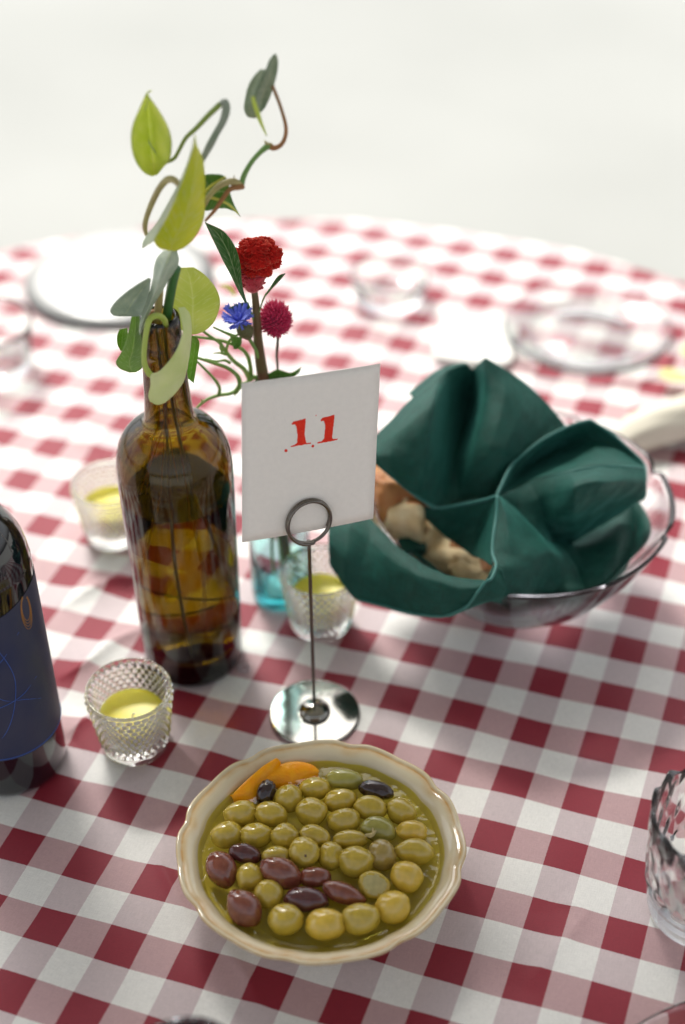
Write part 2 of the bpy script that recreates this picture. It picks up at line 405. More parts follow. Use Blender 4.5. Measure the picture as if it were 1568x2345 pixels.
# ------------------------------------------------------------------ hobnail votives with yellow candles
def votive(c, label, clabel, rot=0, level=.034):
    c = Vector((c[0], c[1], 0))
    t = thing('candle_holder', label, 'votive holder', c, 'hobnail glass votives on the table')
    H, n = .0590, 300
    def rad(z): return .0225 + (.0298-.0225)*(max(z-.004, 0)/(H-.004))**1.05
    prof = [(0, .0012), (.019, .0012), (.0225, .0020), (.0238, .0040), (.0238, .0065), (.0226, .0085)]
    nb = 78; z0, z1 = .0092, H-.0042
    for k in range(nb+1):
        z = z0+(z1-z0)*k/nb; prof.append((rad(z), z))
    prof += [(rad(H)+.0002, H-.0030), (rad(H)+.0006, H-.0012), (rad(H)-.0002, H), (rad(H)-.0014, H-.0006)]
    inner = [(rad(z)-.0030, z) for z in np.linspace(H-.003, .013, 16)] + [(.016, .0105), (0, .0100)]
    nout = 6+nb+1
    rowsN, cols = 11, 32
    def rf(a, r, z, k):
        if 6 <= k < nout:
            v = (z-z0)/(z1-z0)*rowsN; row = math.floor(v); fv = v-row-.5
            uu = (a+rot)/(2*math.pi)*cols + .5*(row % 2); fu = uu-math.floor(uu)-.5
            # bumps touch in a staggered net
            d2 = (fu*2.3)**2+(fv*2.3)**2
            return r + (.0024*math.sqrt(max(0, 1-d2)) if d2 < 1 else 0)
        return r
    V, F = lathe(prof+inner, n, c, rfun=rf); mk('glass_cup', V, F, CLEAR, t)
    q = Vector((c.x, c.y, 0)); rr = lambda z: rad(z)-.0034
    V, F = lathe([(0, .0104), (.0155, .0106), (rr(.014), .014), (rr(level*.6), level*.6), (rr(level), level-.0012), (rr(level)-.0006, level-.0002), (rr(level)-.004, level-.0014), (.002, level-.0016), (0, level-.0016)], 64, q)
    cn = thing('candle', clabel, 'candle', Vector((c.x, c.y, .0104)), 'yellow candles in the votives')
    mk('wax', V, F, WAX, cn)
    V, F = tube([(c.x+.001, c.y-.004, level-.003), (c.x+.0015, c.y-.0042, level+.0015), (c.x+.003, c.y-.0048, level+.003)], .0006, 6, 8); mk('wick', V, F, mat('wick', (.75, .7, .6), .8), cn)
votive((-.1516, .7236), 'hobnail votive glass beside the dark wine bottle, nearest of the three', 'yellow candle in the votive nearest the dark wine bottle', 0, .035)
votive((-.0181, .8467), 'hobnail votive glass behind the card stand rod beside the aqua vase', 'yellow candle in the votive behind the card stand rod', .05, .034)
votive((-.193, .9590), 'blurred hobnail votive glass behind the left side of the amber bottle', 'pale yellow candle in the blurred votive behind the amber bottle', .1, .036)

# ------------------------------------------------------------------ amber wine bottle with water
BC = Vector((-.1160, .8145, 0))
def bottle_profile(outer):
    o = [(0, .010), (.006, .0098), (.016, .0075), (.024, .004), (.030, .0012), (.0335, .0008), (.0360, .0022), (.0372, .006), (.0378, .012),
         (.0384, .05), (.0392, .10), (.0399, .14), (.0405, .168), (.0404, .184), (.0395, .1945), (.0374, .2030), (.0340, .2100), (.0290, .2158), (.0232, .2200), (.0190, .2228), (.0171, .2262), (.0163, .2320),
         (.0154, .245), (.0146, .262), (.0140, .276), (.0138, .2790), (.0146, .2798), (.0148, .2820), (.0147, .2860), (.0140, .2868), (.0136, .2880), (.0134, .298), (.0133, .3035), (.0126, .3055), (.0112, .3062)]
    i = [(.0098, .3052), (.0094, .300), (.0096, .285), (.0104, .262), (.0118, .240), (.0134, .2285), (.0160, .2225), (.0215, .2180), (.0262, .2140), (.0312, .2075), (.0348, .1995), (.0367, .190), (.0373, .178), (.0373, .165),
         (.0362, .12), (.0354, .06), (.0346, .028), (.0325, .021), (.028, .0185), (.022, .019), (.014, .0235), (.006, .0265), (0, .0270)]
    return o, i
def amber():
    t = thing('wine_bottle', 'amber wine bottle holding water and a pothos vine, left of the number card', 'bottle', BC)
    o, i = bottle_profile(1)
    S = crv(np.array([(a, b) for a, b in o[9:25]]), 60).tolist()
    prof = o[:9]+[tuple(s) for s in S]+o[25:]+i
    V, F = lathe(prof, 128, BC); mk('glass_body', V, F, AMBER, t)
    lev = .164; wall = [(.0369, lev+.0012), (.0362, lev+.0002), (.034, lev), (0, lev)]
    wp = [(0, .0265), (.006, .0260), (.014, .0230), (.022, .0185), (.028, .0180), (.0328, .0206), (.0350, .028), (.0358, .06), (.0366, .12), (.0378, lev)]
    V, F = lathe(wp+wall[1:], 96, BC)
    wt = mk('water', V, F, WATER, loc=BC); tag(wt, 'clear water standing in the lower half of the amber bottle', 'water', kind='stuff')
amber()

# ------------------------------------------------------------------ dark wine bottle at the left edge
def darkbottle():
    c = atz(31, 1738); c.z = 0
    t = thing('wine_bottle', 'dark wine bottle with navy label cropped by the left edge', 'bottle', c)
    m = mat('near_black_glass', (.006, .006, .010), .04, .7, coat=.6, coat_rough=.02)
    o = [(0, .002), (.030, .001), (.0345, .0012), (.0372, .0035), (.0383, .008), (.0386, .05), (.0388, .12), (.0389, .180), (.0385, .190), (.0365, .203), (.0320, .2150), (.0255, .2245), (.0195, .2315), (.0162, .238), (.0150, .25), (.0142, .29), (.0140, .297), (.0155, .298), (.0156, .304), (.0146, .306), (.0145, .318), (.014, .320), (0, .320)]
    S = crv(np.array(o[4:19]), 60).tolist()
    V, F = lathe(o[:4]+[tuple(s) for s in S]+o[19:], 128, c); mk('glass_body', V, F, m, t)
    lab = mat('navy_paper', (.020, .030, .080), .5, .4, col2=(.045, .050, .085), vscale=25, bump=.1, bscale=700)
    def cyl(z0f, z1f, a0, a1, r=.03925, n=60, nz=10):
        V = []
        for k in range(nz+1):
            for q in range(n+1):
                a = a0+(a1-a0)*q/n; z = z0f(q/n)+(z1f(q/n)-z0f(q/n))*k/nz; V.append((c.x+r*math.cos(a), c.y+r*math.sin(a), z))
        F = [(k*(n+1)+q, k*(n+1)+q+1, (k+1)*(n+1)+q+1, (k+1)*(n+1)+q) for k in range(nz) for q in range(n)]
        return V, F
    V, F = cyl(lambda u: .042, lambda u: .172+.004*math.sin(u*9), R(-175), R(22)); mk('label', V, F, lab, t)
    blue = mat('blue_print', (.02, .10, .45), .5); gold = mat('gold_print', (.42, .20, .05), .4, metal=.4)
    def on(a, z, r=.03932): return (c.x+r*math.cos(a), c.y+r*math.sin(a), z)
    L = []
    for P in ([(-78, .165), (-62, .140), (-54, .115), (-60, .090), (-72, .070), (-90, .055)], [(-100, .130), (-80, .128), (-62, .134), (-40, .150)],
              [(-100, .090), (-74, .093), (-50, .097), (-30, .104)], [(-85, .120), (-70, .100), (-48, .092), (-30, .083)]):
        L.append(tube([on(R(a), z) for a, z in P], .00022, 5, 60, False))
    V, F = join(*L); mk('label_drawing', V, F, blue, t)
    V, F = tube([on(R(-160+180*k/24), .0435) for k in range(25)], .0003, 5, 80, False); mk('label_border', V, F, blue, t)
    L = []
    for q in range(4):
        L.append(tube([on(R(-26+(-9-q)*math.sin(s)*.6), .163+(.010+.0015*q)*math.cos(s)-.001*q) for s in np.linspace(.2, 5.6, 20)], .00022, 5, 50, False))
    V, F = join(*L); mk('label_emblem', V, F, gold, t)
darkbottle()

# ------------------------------------------------------------------ aqua bud vase
VC = atz(645, 1362); VC.z = 0
def aqua():
    t = thing('bud_vase', 'small aqua blue glass vase behind the number card', 'vase', VC)
    o = [(0, .0035), (.012, .0025), (.019, .001), (.0215, .0015), (.0235, .005), (.0240, .015), (.0240, .06), (.0238, .085), (.0225, .100), (.0180, .114), (.0130, .123), (.0115, .132), (.0112, .150), (.0125, .158), (.0130, .162), (.0122, .164)]
    i = [(.0098, .162), (.0088, .150), (.0090, .132), (.0106, .122), (.0155, .112), (.0200, .099), (.0213, .085), (.0215, .06), (.0214, .018), (.019, .013), (.010, .012), (0, .012)]
    V, F = lathe(o+i, 72, VC); mk('glass_body', V, F, AQUA, t)
aqua()

# ------------------------------------------------------------------ ceramic bowl
OB = Vector((-.0168, .5985, 0)); SQ = (1, .955)
NOTCH = [R(122-45*k) for k in range(8)]
def nf(a):
    d = min(abs((a-q+math.pi) % (2*math.pi)-math.pi) for q in NOTCH); return math.exp(-(d/.085)**2), math.cos(d/(math.pi/8)*math.pi/2)
def olive_bowl():
    t = thing('serving_bowl', 'cream ceramic bowl with scalloped brown rim holding the olives', 'bowl', OB)
    RZ = .0425
    def wt(r): return max(0, min(1, (r-.070)/.02))
    def rf(a, r, z, k):
        g_, s_ = nf(a); w_ = wt(r); return r*(1 - w_*(.026*g_) + w_*.018*s_ - .010*w_)
    def zf(a, r, z, k):
        g_, s_ = nf(a); w_ = wt(r); return z + w_*(.0006*s_ - .0008*g_)
    o = [(0, .0030), (.030, .0028), (.0365, .0012), (.0385, .0012), (.0395, .0030), (.0410, .0055), (.052, .012), (.066, .022), (.0760, .030), (.0835, .0350), (.0885, .0385), (.0918, .0405), (.0930, RZ-.0008), (.0926, RZ+.0004), (.0912, RZ+.0006)]
    i = [(.0900, RZ-.0004), (.0892, RZ-.0009), (.0880, RZ-.0007), (.0850, RZ-.0016), (.0815, RZ-.0038), (.0795, RZ-.0064), (.0778, .0325), (.0745, .0260), (.0665, .0205), (.050, .0170), (.034, .0155), (.015, .0150), (0, .0150)]
    V, F = lathe(o+i, 224, OB, rf, zf, SQ)
    cream = mat('cream_glaze', (.64, .55, .36), .10, .55, coat=.5, col2=(.70, .61, .43), vscale=30)
    tt = cream.node_tree; b = tt.nodes['Principled BSDF']; src = b.inputs['Base Color'].links[0].from_socket
    # brushed brown band: sits on the raised edge (height and radius), wobbling
    tc = tt.nodes['Texture Coordinate'] if 'Texture Coordinate' in tt.nodes else tt.nodes.new('ShaderNodeTexCoord')
    at = tt.nodes.new('ShaderNodeAttribute'); at.attribute_name = 'band'
    nz = tt.nodes.new('ShaderNodeTexNoise'); nz.inputs['Scale'].default_value = 90; tt.links.new(tc.outputs['Object'], nz.inputs['Vector'])
    ml = tt.nodes.new('ShaderNodeMath'); ml.operation = 'MULTIPLY'; tt.links.new(at.outputs['Fac'], ml.inputs[0])
    mr = tt.nodes.new('ShaderNodeMapRange'); mr.inputs[1].default_value = .30; mr.inputs[2].default_value = .62; mr.inputs[3].default_value = .35; mr.inputs[4].default_value = 1
    tt.links.new(nz.outputs['Fac'], mr.inputs[0]); tt.links.new(mr.outputs[0], ml.inputs[1])
    mx = tt.nodes.new('ShaderNodeMix'); mx.data_type = 'RGBA'; tt.links.new(ml.outputs[0], mx.inputs[0]); tt.links.new(src, mx.inputs[6]); mx.inputs[7].default_value = (.54, .29, .07, 1)
    tt.links.new(mx.outputs[2], b.inputs['Base Color'])
    ob = mk('bowl_body', V, F, cream, t)
    ca = ob.data.attributes.new('band', 'FLOAT', 'POINT'); L = len(o); vals = []
    for k, (r, z) in enumerate(o+i):
        n_ = 1 if r <= 1e-9 else 224
        for q in range(n_):
            v = 0
            g_, s_ = nf(2*math.pi*q/224)
            if k in (12, 13): v = .5+.5*g_
            if k in (11,): v = .15
            if k in (L+0, L+1, L+2): v = (.45, 1.0, .55)[k-L]
            if k == L+3: v = .45*g_
            vals.append(v)
    ca.data.foreach_set('value', vals)
    # oil: a shallow pool, level with the inner shoulder
    m = bpy.data.materials.new('olive_oil'); m.use_nodes = True; q = m.node_tree; q.nodes.clear()
    out = q.nodes.new('ShaderNodeOutputMaterial'); tp = q.nodes.new('ShaderNodeBsdfTransparent'); tp.inputs[0].default_value = (.985, .95, .38, 1)
    gs = q.nodes.new('ShaderNodeBsdfGlossy'); gs.inputs['Roughness'].default_value = .02; fr = q.nodes.new('ShaderNodeLayerWeight'); pw = q.nodes.new('ShaderNodeMath'); pw.operation = 'POWER'; pw.inputs[1].default_value = 5; ma = q.nodes.new('ShaderNodeMath'); ma.operation = 'MULTIPLY_ADD'; ma.inputs[1].default_value = .9; ma.inputs[2].default_value = .035; q.links.new(fr.outputs['Facing'], pw.inputs[0]); q.links.new(pw.outputs[0], ma.inputs[0]); mx = q.nodes.new('ShaderNodeMixShader')
    tc = q.nodes.new('ShaderNodeTexCoord'); nz = q.nodes.new('ShaderNodeTexNoise'); nz.inputs['Scale'].default_value = 70; bp = q.nodes.new('ShaderNodeBump'); bp.inputs['Strength'].default_value = .25; bp.inputs['Distance'].default_value = .002
    q.links.new(tc.outputs['Object'], nz.inputs['Vector']); q.links.new(nz.outputs['Fac'], bp.inputs['Height']); q.links.new(bp.outputs[0], gs.inputs['Normal']); q.links.new(bp.outputs[0], fr.inputs['Normal'])
    q.links.new(ma.outputs[0], mx.inputs[0]); q.links.new(tp.outputs[0], mx.inputs[1]); q.links.new(gs.outputs[0], mx.inputs[2]); q.links.new(mx.outputs[0], out.inputs['Surface'])
    lv = .0352
    op = [(0, lv), (.060, lv), (.0745, lv+.0001), (.0785, lv+.0003), (.0804, lv+.0012)]
    def of(a, r, z, k):
        return r*(1+.010*math.sin(3*a+1)*(r > .07)*(k < 5))
    V, F = lathe(op[::-1], 120, OB, None, None, SQ)
    oo = mk('olive_oil', V, F, m, loc=OB); tag(oo, 'yellow green oil pooled around the olives in the cream bowl', 'olive oil', kind='stuff')
olive_bowl()

# ------------------------------------------------------------------ olives
def olive_mat(name, c1, c2, rough=.16, vs=220, sss=.12):
    return mat(name, c1, rough, .55, col2=c2, vscale=vs, sss=sss, sssr=(.004, .004, .001), coat=.7, coat_rough=.02, bump=.12, bscale=350)
OM = {'g': olive_mat('green_olive_skin', (.55, .39, .045), (.45, .33, .04)), 'y': olive_mat('yellow_olive_skin', (.70, .47, .06), (.58, .40, .05)),
      'd': olive_mat('deep_green_olive_skin', (.36, .32, .07), (.29, .27, .05)), 'b': olive_mat('brownish_olive_skin', (.40, .28, .07), (.33, .24, .06)),
      'k': olive_mat('kalamata_skin', (.24, .068, .038), (.16, .038, .024), .13), 'p': olive_mat('purple_olive_skin', (.11, .026, .028), (.07, .016, .020), .14), 
      'x': olive_mat('wrinkled_black_olive_skin', (.030, .010, .012), (.018, .007, .010), .2, 300)}
CUT = mat('cut_olive_flesh', (.50, .44, .20), .45, .4, var=.15, vscale=300, sss=.2)
PIT = mat('olive_pit_hole', (.10, .05, .012), .6)
def olive(x, y, wd, ht, ang, kind, label, feat=None, dz=0, taper=0, fd=None):
    zc = .0380 + dz
    P = atz(376.3+.46*x, 1662+.46*y, zc); dist = (P-CAM).dot(FW); s = dist/3387.26*.46/2
    a, b = wd*s*1.12, ht*s*1.12; c_ = min(a, b)*.98
    vd = (P-CAM).normalized()
    t = R(ang); ex = RT - vd*RT.dot(vd); ex.normalize(); ey = vd.cross(ex)
    if ey.dot(UP) > 0: ey = -ey        # image down
    e1 = ex*math.cos(t)+ey*math.sin(t); e2 = -ex*math.sin(t)+ey*math.cos(t); e3 = vd
    if fd: fv = (e1*fd[0]+e2*fd[1]-e3*fd[2]).normalized()
    nu, nv = 30, 20; V = []; F = []; rnd = random.Random(int(x*31+y))
    ph = [rnd.uniform(0, 6.28) for _ in range(6)]; fm = []
    for j in range(nv+1):
        th = math.pi*j/nv
        for i in range(nu):
            f = 2*math.pi*i/nu
            ux, uy, uz = math.cos(th), math.sin(th)*math.cos(f), math.sin(th)*math.sin(f)
            k = 1 - taper*max(0, ux)**2*.35
            bump = 1+.030*math.sin(3*ux+ph[0]+2*f)+.022*math.sin(5*uy+ph[1])+.016*math.sin(4*f+ph[2]+3*ux)-.05*math.exp(-((1-abs(ux))/.02))*(1 if ux > 0 else .5)
            if feat == 'wrinkle': bump += .05*math.sin(9*f+4*ux+ph[3])*math.sin(7*th+ph[4])
            wv = Vector(e1)*(ux*a)+Vector(e2)*(uy*b*k)+Vector(e3)*(uz*c_*k); wv *= bump
            if feat in ('hole', 'dent', 'cut') and fd:
                q = Vector((ux, uy, uz)); fl = Vector((fd[0], fd[1], -fd[2])).normalized(); dt = q.dot(fl)
                if feat == 'hole': wv *= 1-.22*math.exp(-((1-dt)/.012))
                if feat == 'dent': wv *= 1-.16*math.exp(-((1-dt)/.06))
                if feat == 'cut':
                    lim = min(a, b)*.55; h_ = wv.dot(fv)
                    if h_ > lim: wv -= fv*(h_-lim)
            V.append(P+wv)
    for j in range(nv):
        for i in range(nu):
            F.append((j*nu+i, j*nu+(i+1) % nu, (j+1)*nu+(i+1) % nu, (j+1)*nu+i)[::-1])
            m_ = 0
            if feat in ('cut', 'hole') and fd:
                th = math.pi*(j+.5)/nv; f = 2*math.pi*(i+.5)/nu
                q = Vector((math.cos(th), math.sin(th)*math.cos(f), math.sin(th)*math.sin(f))); fl = Vector((fd[0], fd[1], -fd[2])).normalized()
                if feat == 'cut' and q.dot(fl) > .72: m_ = 1
                if feat == 'hole' and q.dot(fl) > .990: m_ = 1
            fm.append(m_)
    o = mk('olive', V, F, None, loc=P, mats=[OM[kind], CUT if feat == 'cut' else PIT], fm=fm)
    names = {'g': 'green olives in the cream bowl', 'y': 'green olives in the cream bowl', 'd': 'green olives in the cream bowl', 'b': 'green olives in the cream bowl', 'k': 'dark olives in the cream bowl', 'p': 'dark olives in the cream bowl', 'x': 'dark olives in the cream bowl'}
    tag(o, label, 'olive', names[kind]); return o
OL = [
 (895, 270, 172, 95, 5, 'd', 'long green olive at the back of the bowl, between orange peel and black olive'),
 (748, 312, 140, 104, 0, 'g', 'green olive touching the tip of the flat orange peel'),
 (617, 362, 125, 130, -10, 'g', 'plump green olive right of the small wrinkled black olive'),
 (875, 372, 150, 108, -10, 'g', 'green olive directly below the long one at the back'),
 (733, 428, 145, 130, 0, 'g', 'large green olive in the second row, amid bubbles of oil'),
 (1025, 410, 155, 112, 8, 'g', 'green olive just in front of the wrinkled black olive at back right'),
 (1180, 425, 138, 115, 20, 'g', 'green olive at the back right, half sunk in oil'),
 (893, 472, 148, 114, -5, 'g', 'oval green olive in the third row, above the two longer middle olives'),
 (378, 437, 150, 118, -10, 'g', 'green olive below the hanging orange peel at the left'),
 (532, 442, 150, 116, 15, 'g', 'green olive beneath the small wrinkled black olive'),
 (308, 543, 140, 125, -10, 'g', 'green olive farthest left, against the bowl wall'),
 (457, 545, 148, 115, 0, 'g', 'oval green olive just above the small purple olive at left'),
 (600, 552, 132, 120, 0, 'g', 'green olive right of the two left ones, in the middle row'),
 (750, 550, 145, 100, 15, 'g', 'green olive half hidden behind the one with a pit hole'),
 (1065, 517, 165, 112, 15, 'd', 'darker green olive with a bit of stem lying on it'),
 (1230, 525, 140, 97, 5, 'y', 'golden olive with a torn end at the right side'),
 (925, 567, 156, 88, 0, 'g', 'flat brownish green olive in the centre right'),
 (557, 650, 130, 95, -8, 'g', 'green olive peeking out behind the largest brown olive'),
 (830, 650, 115, 130, 0, 'g', 'upright green olive with a bruised spot, right of the pit hole one'),
 (1082, 645, 128, 145, -15, 'b', 'brownish upright olive between two large green ones'),
 (955, 677, 165, 142, 0, 'g', 'largest smooth green olive, centre right of the bowl'),
 (1243, 627, 178, 116, 5, 'g', 'wide green olive at the right edge of the oil'),
 (1205, 750, 150, 140, 30, 'y', 'golden olive with a dent at the right edge of the oil'),
 (425, 755, 128, 125, -30, 'g', 'green olive between the reddish olive and the largest brown one'),
 (520, 838, 137, 125, 20, 'g', 'small green olive touching the front left brown olives'),
 (605, 965, 160, 142, 0, 'g', 'green olive in the front row, left end'),
 (802, 990, 178, 146, 0, 'y', 'big yellow olive in the middle of the front row'),
 (977, 960, 178, 142, -5, 'g', 'big green olive in the front row, right of the yellow one'),
 (1137, 903, 158, 150, -15, 'y', 'yellow green olive at the right end of the front row'),
]
FEA = {(1230, 525): ('dent', (-1, -.2, .5)), (830, 650): ('dent', (.5, -.2, .8)), (1205, 750): ('dent', (.8, -.3, .6)), (532, 442): ('dent', (.6, .3, .8))}
for q in OL:
    f = FEA.get(q[:2]); olive(*q, feat=f[0] if f else None, fd=f[1] if f else None, dz=random.uniform(-.0008, .0008))
olive(697, 632, 142, 138, 0, 'g', 'round green olive with a dark pit hole facing forward', 'hole', .003, fd=(.1, .25, 1))
olive(1045, 792, 148, 122, 15, 'g', 'pale olive with a sliced open face near the front right', 'cut', .0005, fd=(0, -.1, 1))
KO = [
 (285, 718, 172, 138, 62, 'k', 'reddish brown olive at the left wall of the bowl', .4),
 (402, 640, 155, 92, 12, 'p', 'dark purple olive between the left green ones', .3),
 (582, 732, 202, 136, 24, 'k', 'largest brown olive, lying over the others at centre left', .8),
 (752, 755, 142, 96, 0, 'k', 'small brown olive right of the largest brown one', .2),
 (707, 868, 200, 116, 6, 'p', 'long dark purple olive lowest in the middle', .2),
 (896, 836, 205, 98, 20, 'k', 'pointed brown olive just left of the sliced one', 1.0),
 (397, 908, 185, 150, 48, 'k', 'brown olive at the front left wall of the bowl', .2)]
for x, y, a, b, an, k, lb, tp in KO: olive(x, y, a, b, an, k, lb, None, .003 if (x == 582) else .0006, tp)
olive(505, 335, 118, 84, -72, 'x', 'small wrinkled black olive beside the orange peel', 'wrinkle', .001)
olive(1055, 322, 158, 84, 12, 'x', 'long wrinkled black olive at the back right of the bowl', 'wrinkle', .001)
# bit of stem
P0 = atz(376.3+.46*1030, 1662+.46*545, .0445)
V, F = tube([P0+Vector((-.004, .001, -.001)), P0, P0+Vector((.003, .003, .001))], [.0008, .0016, .0005], 8, 12)
V2, F2 = tube([P0+Vector((-.001, -.002, 0)), P0+Vector((.001, 0, .001)), P0+Vector((.001, .005, .001))], [.0005, .0010, .0004], 8, 12)
V, F = join((V, F), (V2, F2)); tag(mk('dried_stalk_scrap', V, F, mat('dry_stem', (.45, .36, .16), .7), loc=P0), 'tiny pale stem scrap lying on the darker green olive', 'stem')

# orange peel strips
def peel(pts, label, th=.0035):
    m = PEEL
    rows = []
    for (x0, y0, z0, x1, y1, z1) in pts:
        A = atz(376.3+.46*x0, 1662+.46*y0, z0); B = atz(376.3+.46*x1, 1662+.46*y1, z1); M_ = A.lerp(B, .5)+Vector((0, 0, .0022))
        rows.append([A, M_, B])
    V, F = patch(rows, 9, 36); c = Vector(V[len(V)//2])
    o = mk('orange_peel', V, F, m, loc=c, solid=th); tag(o, label, 'orange peel', 'orange peels in the olive bowl')
PEEL = mat('orange_peel', (.95, .33, .003), .3, .3, col2=(.97, .43, .006), vscale=120, bump=.5, bscale=500, coat=.1)
peel([(335, 350, .034, 350, 382, .031), (350, 335, .037, 400, 385, .031), (400, 285, .040, 452, 375, .032), (450, 238, .042, 500, 300, .034), (500, 200, .043, 545, 240, .037), (563, 174, .044, 572, 182, .042)], 'orange peel strip leaning up against the bowl wall at back left')
peel([(498, 265, .037, 500, 292, .034), (545, 215, .039, 555, 308, .032), (610, 190, .039, 620, 302, .032), (680, 186, .039, 690, 285, .032), (735, 205, .037, 735, 268, .032), (762, 235, .034, 765, 255, .032)], 'flat orange peel slice floating behind the olives')

# ------------------------------------------------------------------ glass salad bowl, bread and green napkin
GB = Vector((.138, .882, 0))
def glassbowl():
    t = thing('glass_bowl', 'clear ribbed glass bowl with scalloped rim lined with a green napkin', 'bowl', GB)
    n = 384
    o = [(0, .0040), (.030, .0040), (.040, .0010), (.044, .0010), (.046, .0035), (.050, .008), (.062, .018), (.076, .032), (.089, .050), (.100, .068), (.108, .084), (.1130, .095), (.1150, .0995), (.1145, .1005)]
    i = [(.1125, .1000), (.1100, .094), (.1045, .083), (.0965, .068), (.0855, .051), (.073, .0345), (.059, .021), (.046, .012), (.030, .0085), (0, .0085)]
    no = len(o)
    def rf(a, r, z, k):
        rib = .00005*math.cos(96*a)*(1 if 5 < k < no-2 else 0)
        lobe = abs(math.cos(4.5*(a-R(-83)))) ; w_ = max(0, min(1, (z-.03)/.07))
        return r*(1 - w_*.028*math.exp(-((lobe)/.22)**2)) + rib
    def zf(a, r, z, k):
        lobe = abs(math.cos(4.5*(a-R(-83)))); w_ = max(0, min(1, (z-.05)/.05)); return z - w_*.0045*math.exp(-(lobe/.25)**2)
    V, F = lathe(o+i, n, GB, rf, zf); mk('bowl_body', V, F, glass('salad_bowl_glass', (.985, .98, .99), .11), t)
glassbowl()
def N(X, Y, y): return aty(752.6+.52*X, 752.6+.52*Y, y)
def napkin():
    t = thing('cloth_napkin', 'dark green cloth napkin folded around the bread in the glass bowl', 'napkin', (GB.x, GB.y, .02))
    m = mat('green_napkin_cloth', (.004, .074, .054), .60, .35, sheen=.32, sheen_tint=(.25, 1, .85), col2=(.003, .057, .042), vscale=120)
    q = m.node_tree; b = q.nodes['Principled BSDF']; b.inputs['Sheen Roughness'].default_value = .28
    tc = q.nodes.new('ShaderNodeTexCoord'); ws = []
    for sc_ in ((1500, 90, 1), (90, 1500, 1)):
        mp = q.nodes.new('ShaderNodeMapping'); mp.inputs['Scale'].default_value = sc_
        q.links.new(tc.outputs['UV'], mp.inputs[0]); nz = q.nodes.new('ShaderNodeTexNoise'); nz.inputs['Scale'].default_value = 1; q.links.new(mp.outputs[0], nz.inputs['Vector']); ws.append(nz)
    ad = q.nodes.new('ShaderNodeMath'); q.links.new(ws[0].outputs['Fac'], ad.inputs[0]); q.links.new(ws[1].outputs['Fac'], ad.inputs[1])
    bp = q.nodes.new('ShaderNodeBump'); bp.inputs['Strength'].default_value = .7; bp.inputs['Distance'].default_value = .0006
    q.links.new(ad.outputs[0], bp.inputs['Height']); q.links.new(bp.outputs[0], b.inputs['Normal'])
    src = b.inputs['Base Color'].links[0].from_socket; mr = q.nodes.new('ShaderNodeMapRange'); mr.inputs[1].default_value = .7; mr.inputs[2].default_value = 1.3; mr.inputs[3].default_value = .7; mr.inputs[4].default_value = 1.35
    q.links.new(ad.outputs[0], mr.inputs[0]); hv = q.nodes.new('ShaderNodeHueSaturation'); q.links.new(src, hv.inputs['Color']); q.links.new(mr.outputs[0], hv.inputs['Value']); q.links.new(hv.outputs[0], b.inputs['Base Color'])
    S = []
    UVN = []
    def P(rows, nu=60, nv=40):
        G = [[N(*p) for p in r] for r in rows]; S.append(patch(G, nu, nv, .5))
        lu = sum((G[len(G)//2][k+1]-G[len(G)//2][k]).length for k in range(len(G[0])-1)); lv_ = sum((G[k+1][len(G[0])//2]-G[k][len(G[0])//2]).length for k in range(len(G)-1))
        UVN.extend([(lu*(k % nu)/(nu-1), lv_*(k//nu)/(nv-1)) for k in range(nu*nv)])
    # back panel, peak to centre
    P([[(205, 475, .895), (290, 390, .900), (380, 298, .915), (480, 215, .930), (560, 170, .945), (610, 158, .955), (634, 183, .966), (690, 130, .945), (770, 178, .942), (860, 238, .940), (940, 310, .935), (1000, 378, .928), (1045, 436, .920)],
       [(203, 515, .882), (285, 470, .872), (355, 420, .874), (462, 335, .888), (540, 300, .940), (598, 330, .968), (628, 360, .972), (690, 300, .926), (770, 310, .915), (850, 350, .914), (900, 400, .914), (950, 450, .913), (985, 480, .910)],
       [(203, 550, .870), (275, 560, .858), (345, 560, .856), (428, 570, .857), (500, 560, .888), (545, 560, .914), (572, 570, .912), (640, 540, .889), (710, 520, .885), (780, 520, .885), (820, 540, .888), (860, 550, .890), (905, 530, .892)],
       [(205, 590, .866), (270, 645, .858), (330, 695, .855), (400, 748, .853), (470, 788, .855), (520, 785, .862), (565, 760, .872), (590, 755, .875), (640, 745, .873), (690, 740, .871), (760, 700, .876), (840, 610, .884), (905, 545, .892)]], 130, 60)
    P([[(352, 287, .940), (420, 228, .945), (500, 175, .952), (560, 156, .956), (608, 153, .957)], [(372, 306, .925), (430, 262, .928), (505, 208, .938), (565, 178, .948), (612, 168, .953)]], 30, 8)
    # right wing
    P([[(738, 736, .846), (800, 610, .876), (850, 560, .886), (940, 490, .896), (1040, 437, .905), (1100, 415, .910), (1152, 403, .913), (1245, 462, .906), (1320, 528, .896), (1386, 597, .884)],
       [(742, 737, .850), (830, 640, .895), (880, 610, .912), (960, 570, .918), (1050, 530, .922), (1120, 500, .918), (1175, 490, .912), (1260, 525, .900), (1330, 565, .892), (1388, 604, .884)],
       [(746, 740, .850), (840, 690, .872), (900, 672, .870), (980, 650, .866), (1070, 625, .862), (1130, 612, .862), (1185, 606, .864), (1275, 604, .868), (1340, 610, .874), (1389, 613, .880)]], 100, 40)
    # roll below the wing
    P([[(746, 740, .848), (880, 680, .866), (980, 655, .862), (1070, 630, .859), (1180, 610, .862), (1275, 608, .866), (1389, 615, .879)],
       [(830, 800, .846), (925, 750, .854), (1000, 730, .844), (1085, 700, .826), (1190, 680, .830), (1290, 675, .848), (1393, 680, .868)],
       [(905, 865, .840), (955, 840, .850), (1008, 835, .836), (1080, 815, .828), (1185, 785, .848), (1285, 760, .862), (1388, 745, .870)],
       [(962, 925, .835), (990, 935, .862), (1035, 960, .878), (1090, 935, .868), (1180, 880, .872), (1270, 820, .880), (1338, 768, .885)]], 90, 50)
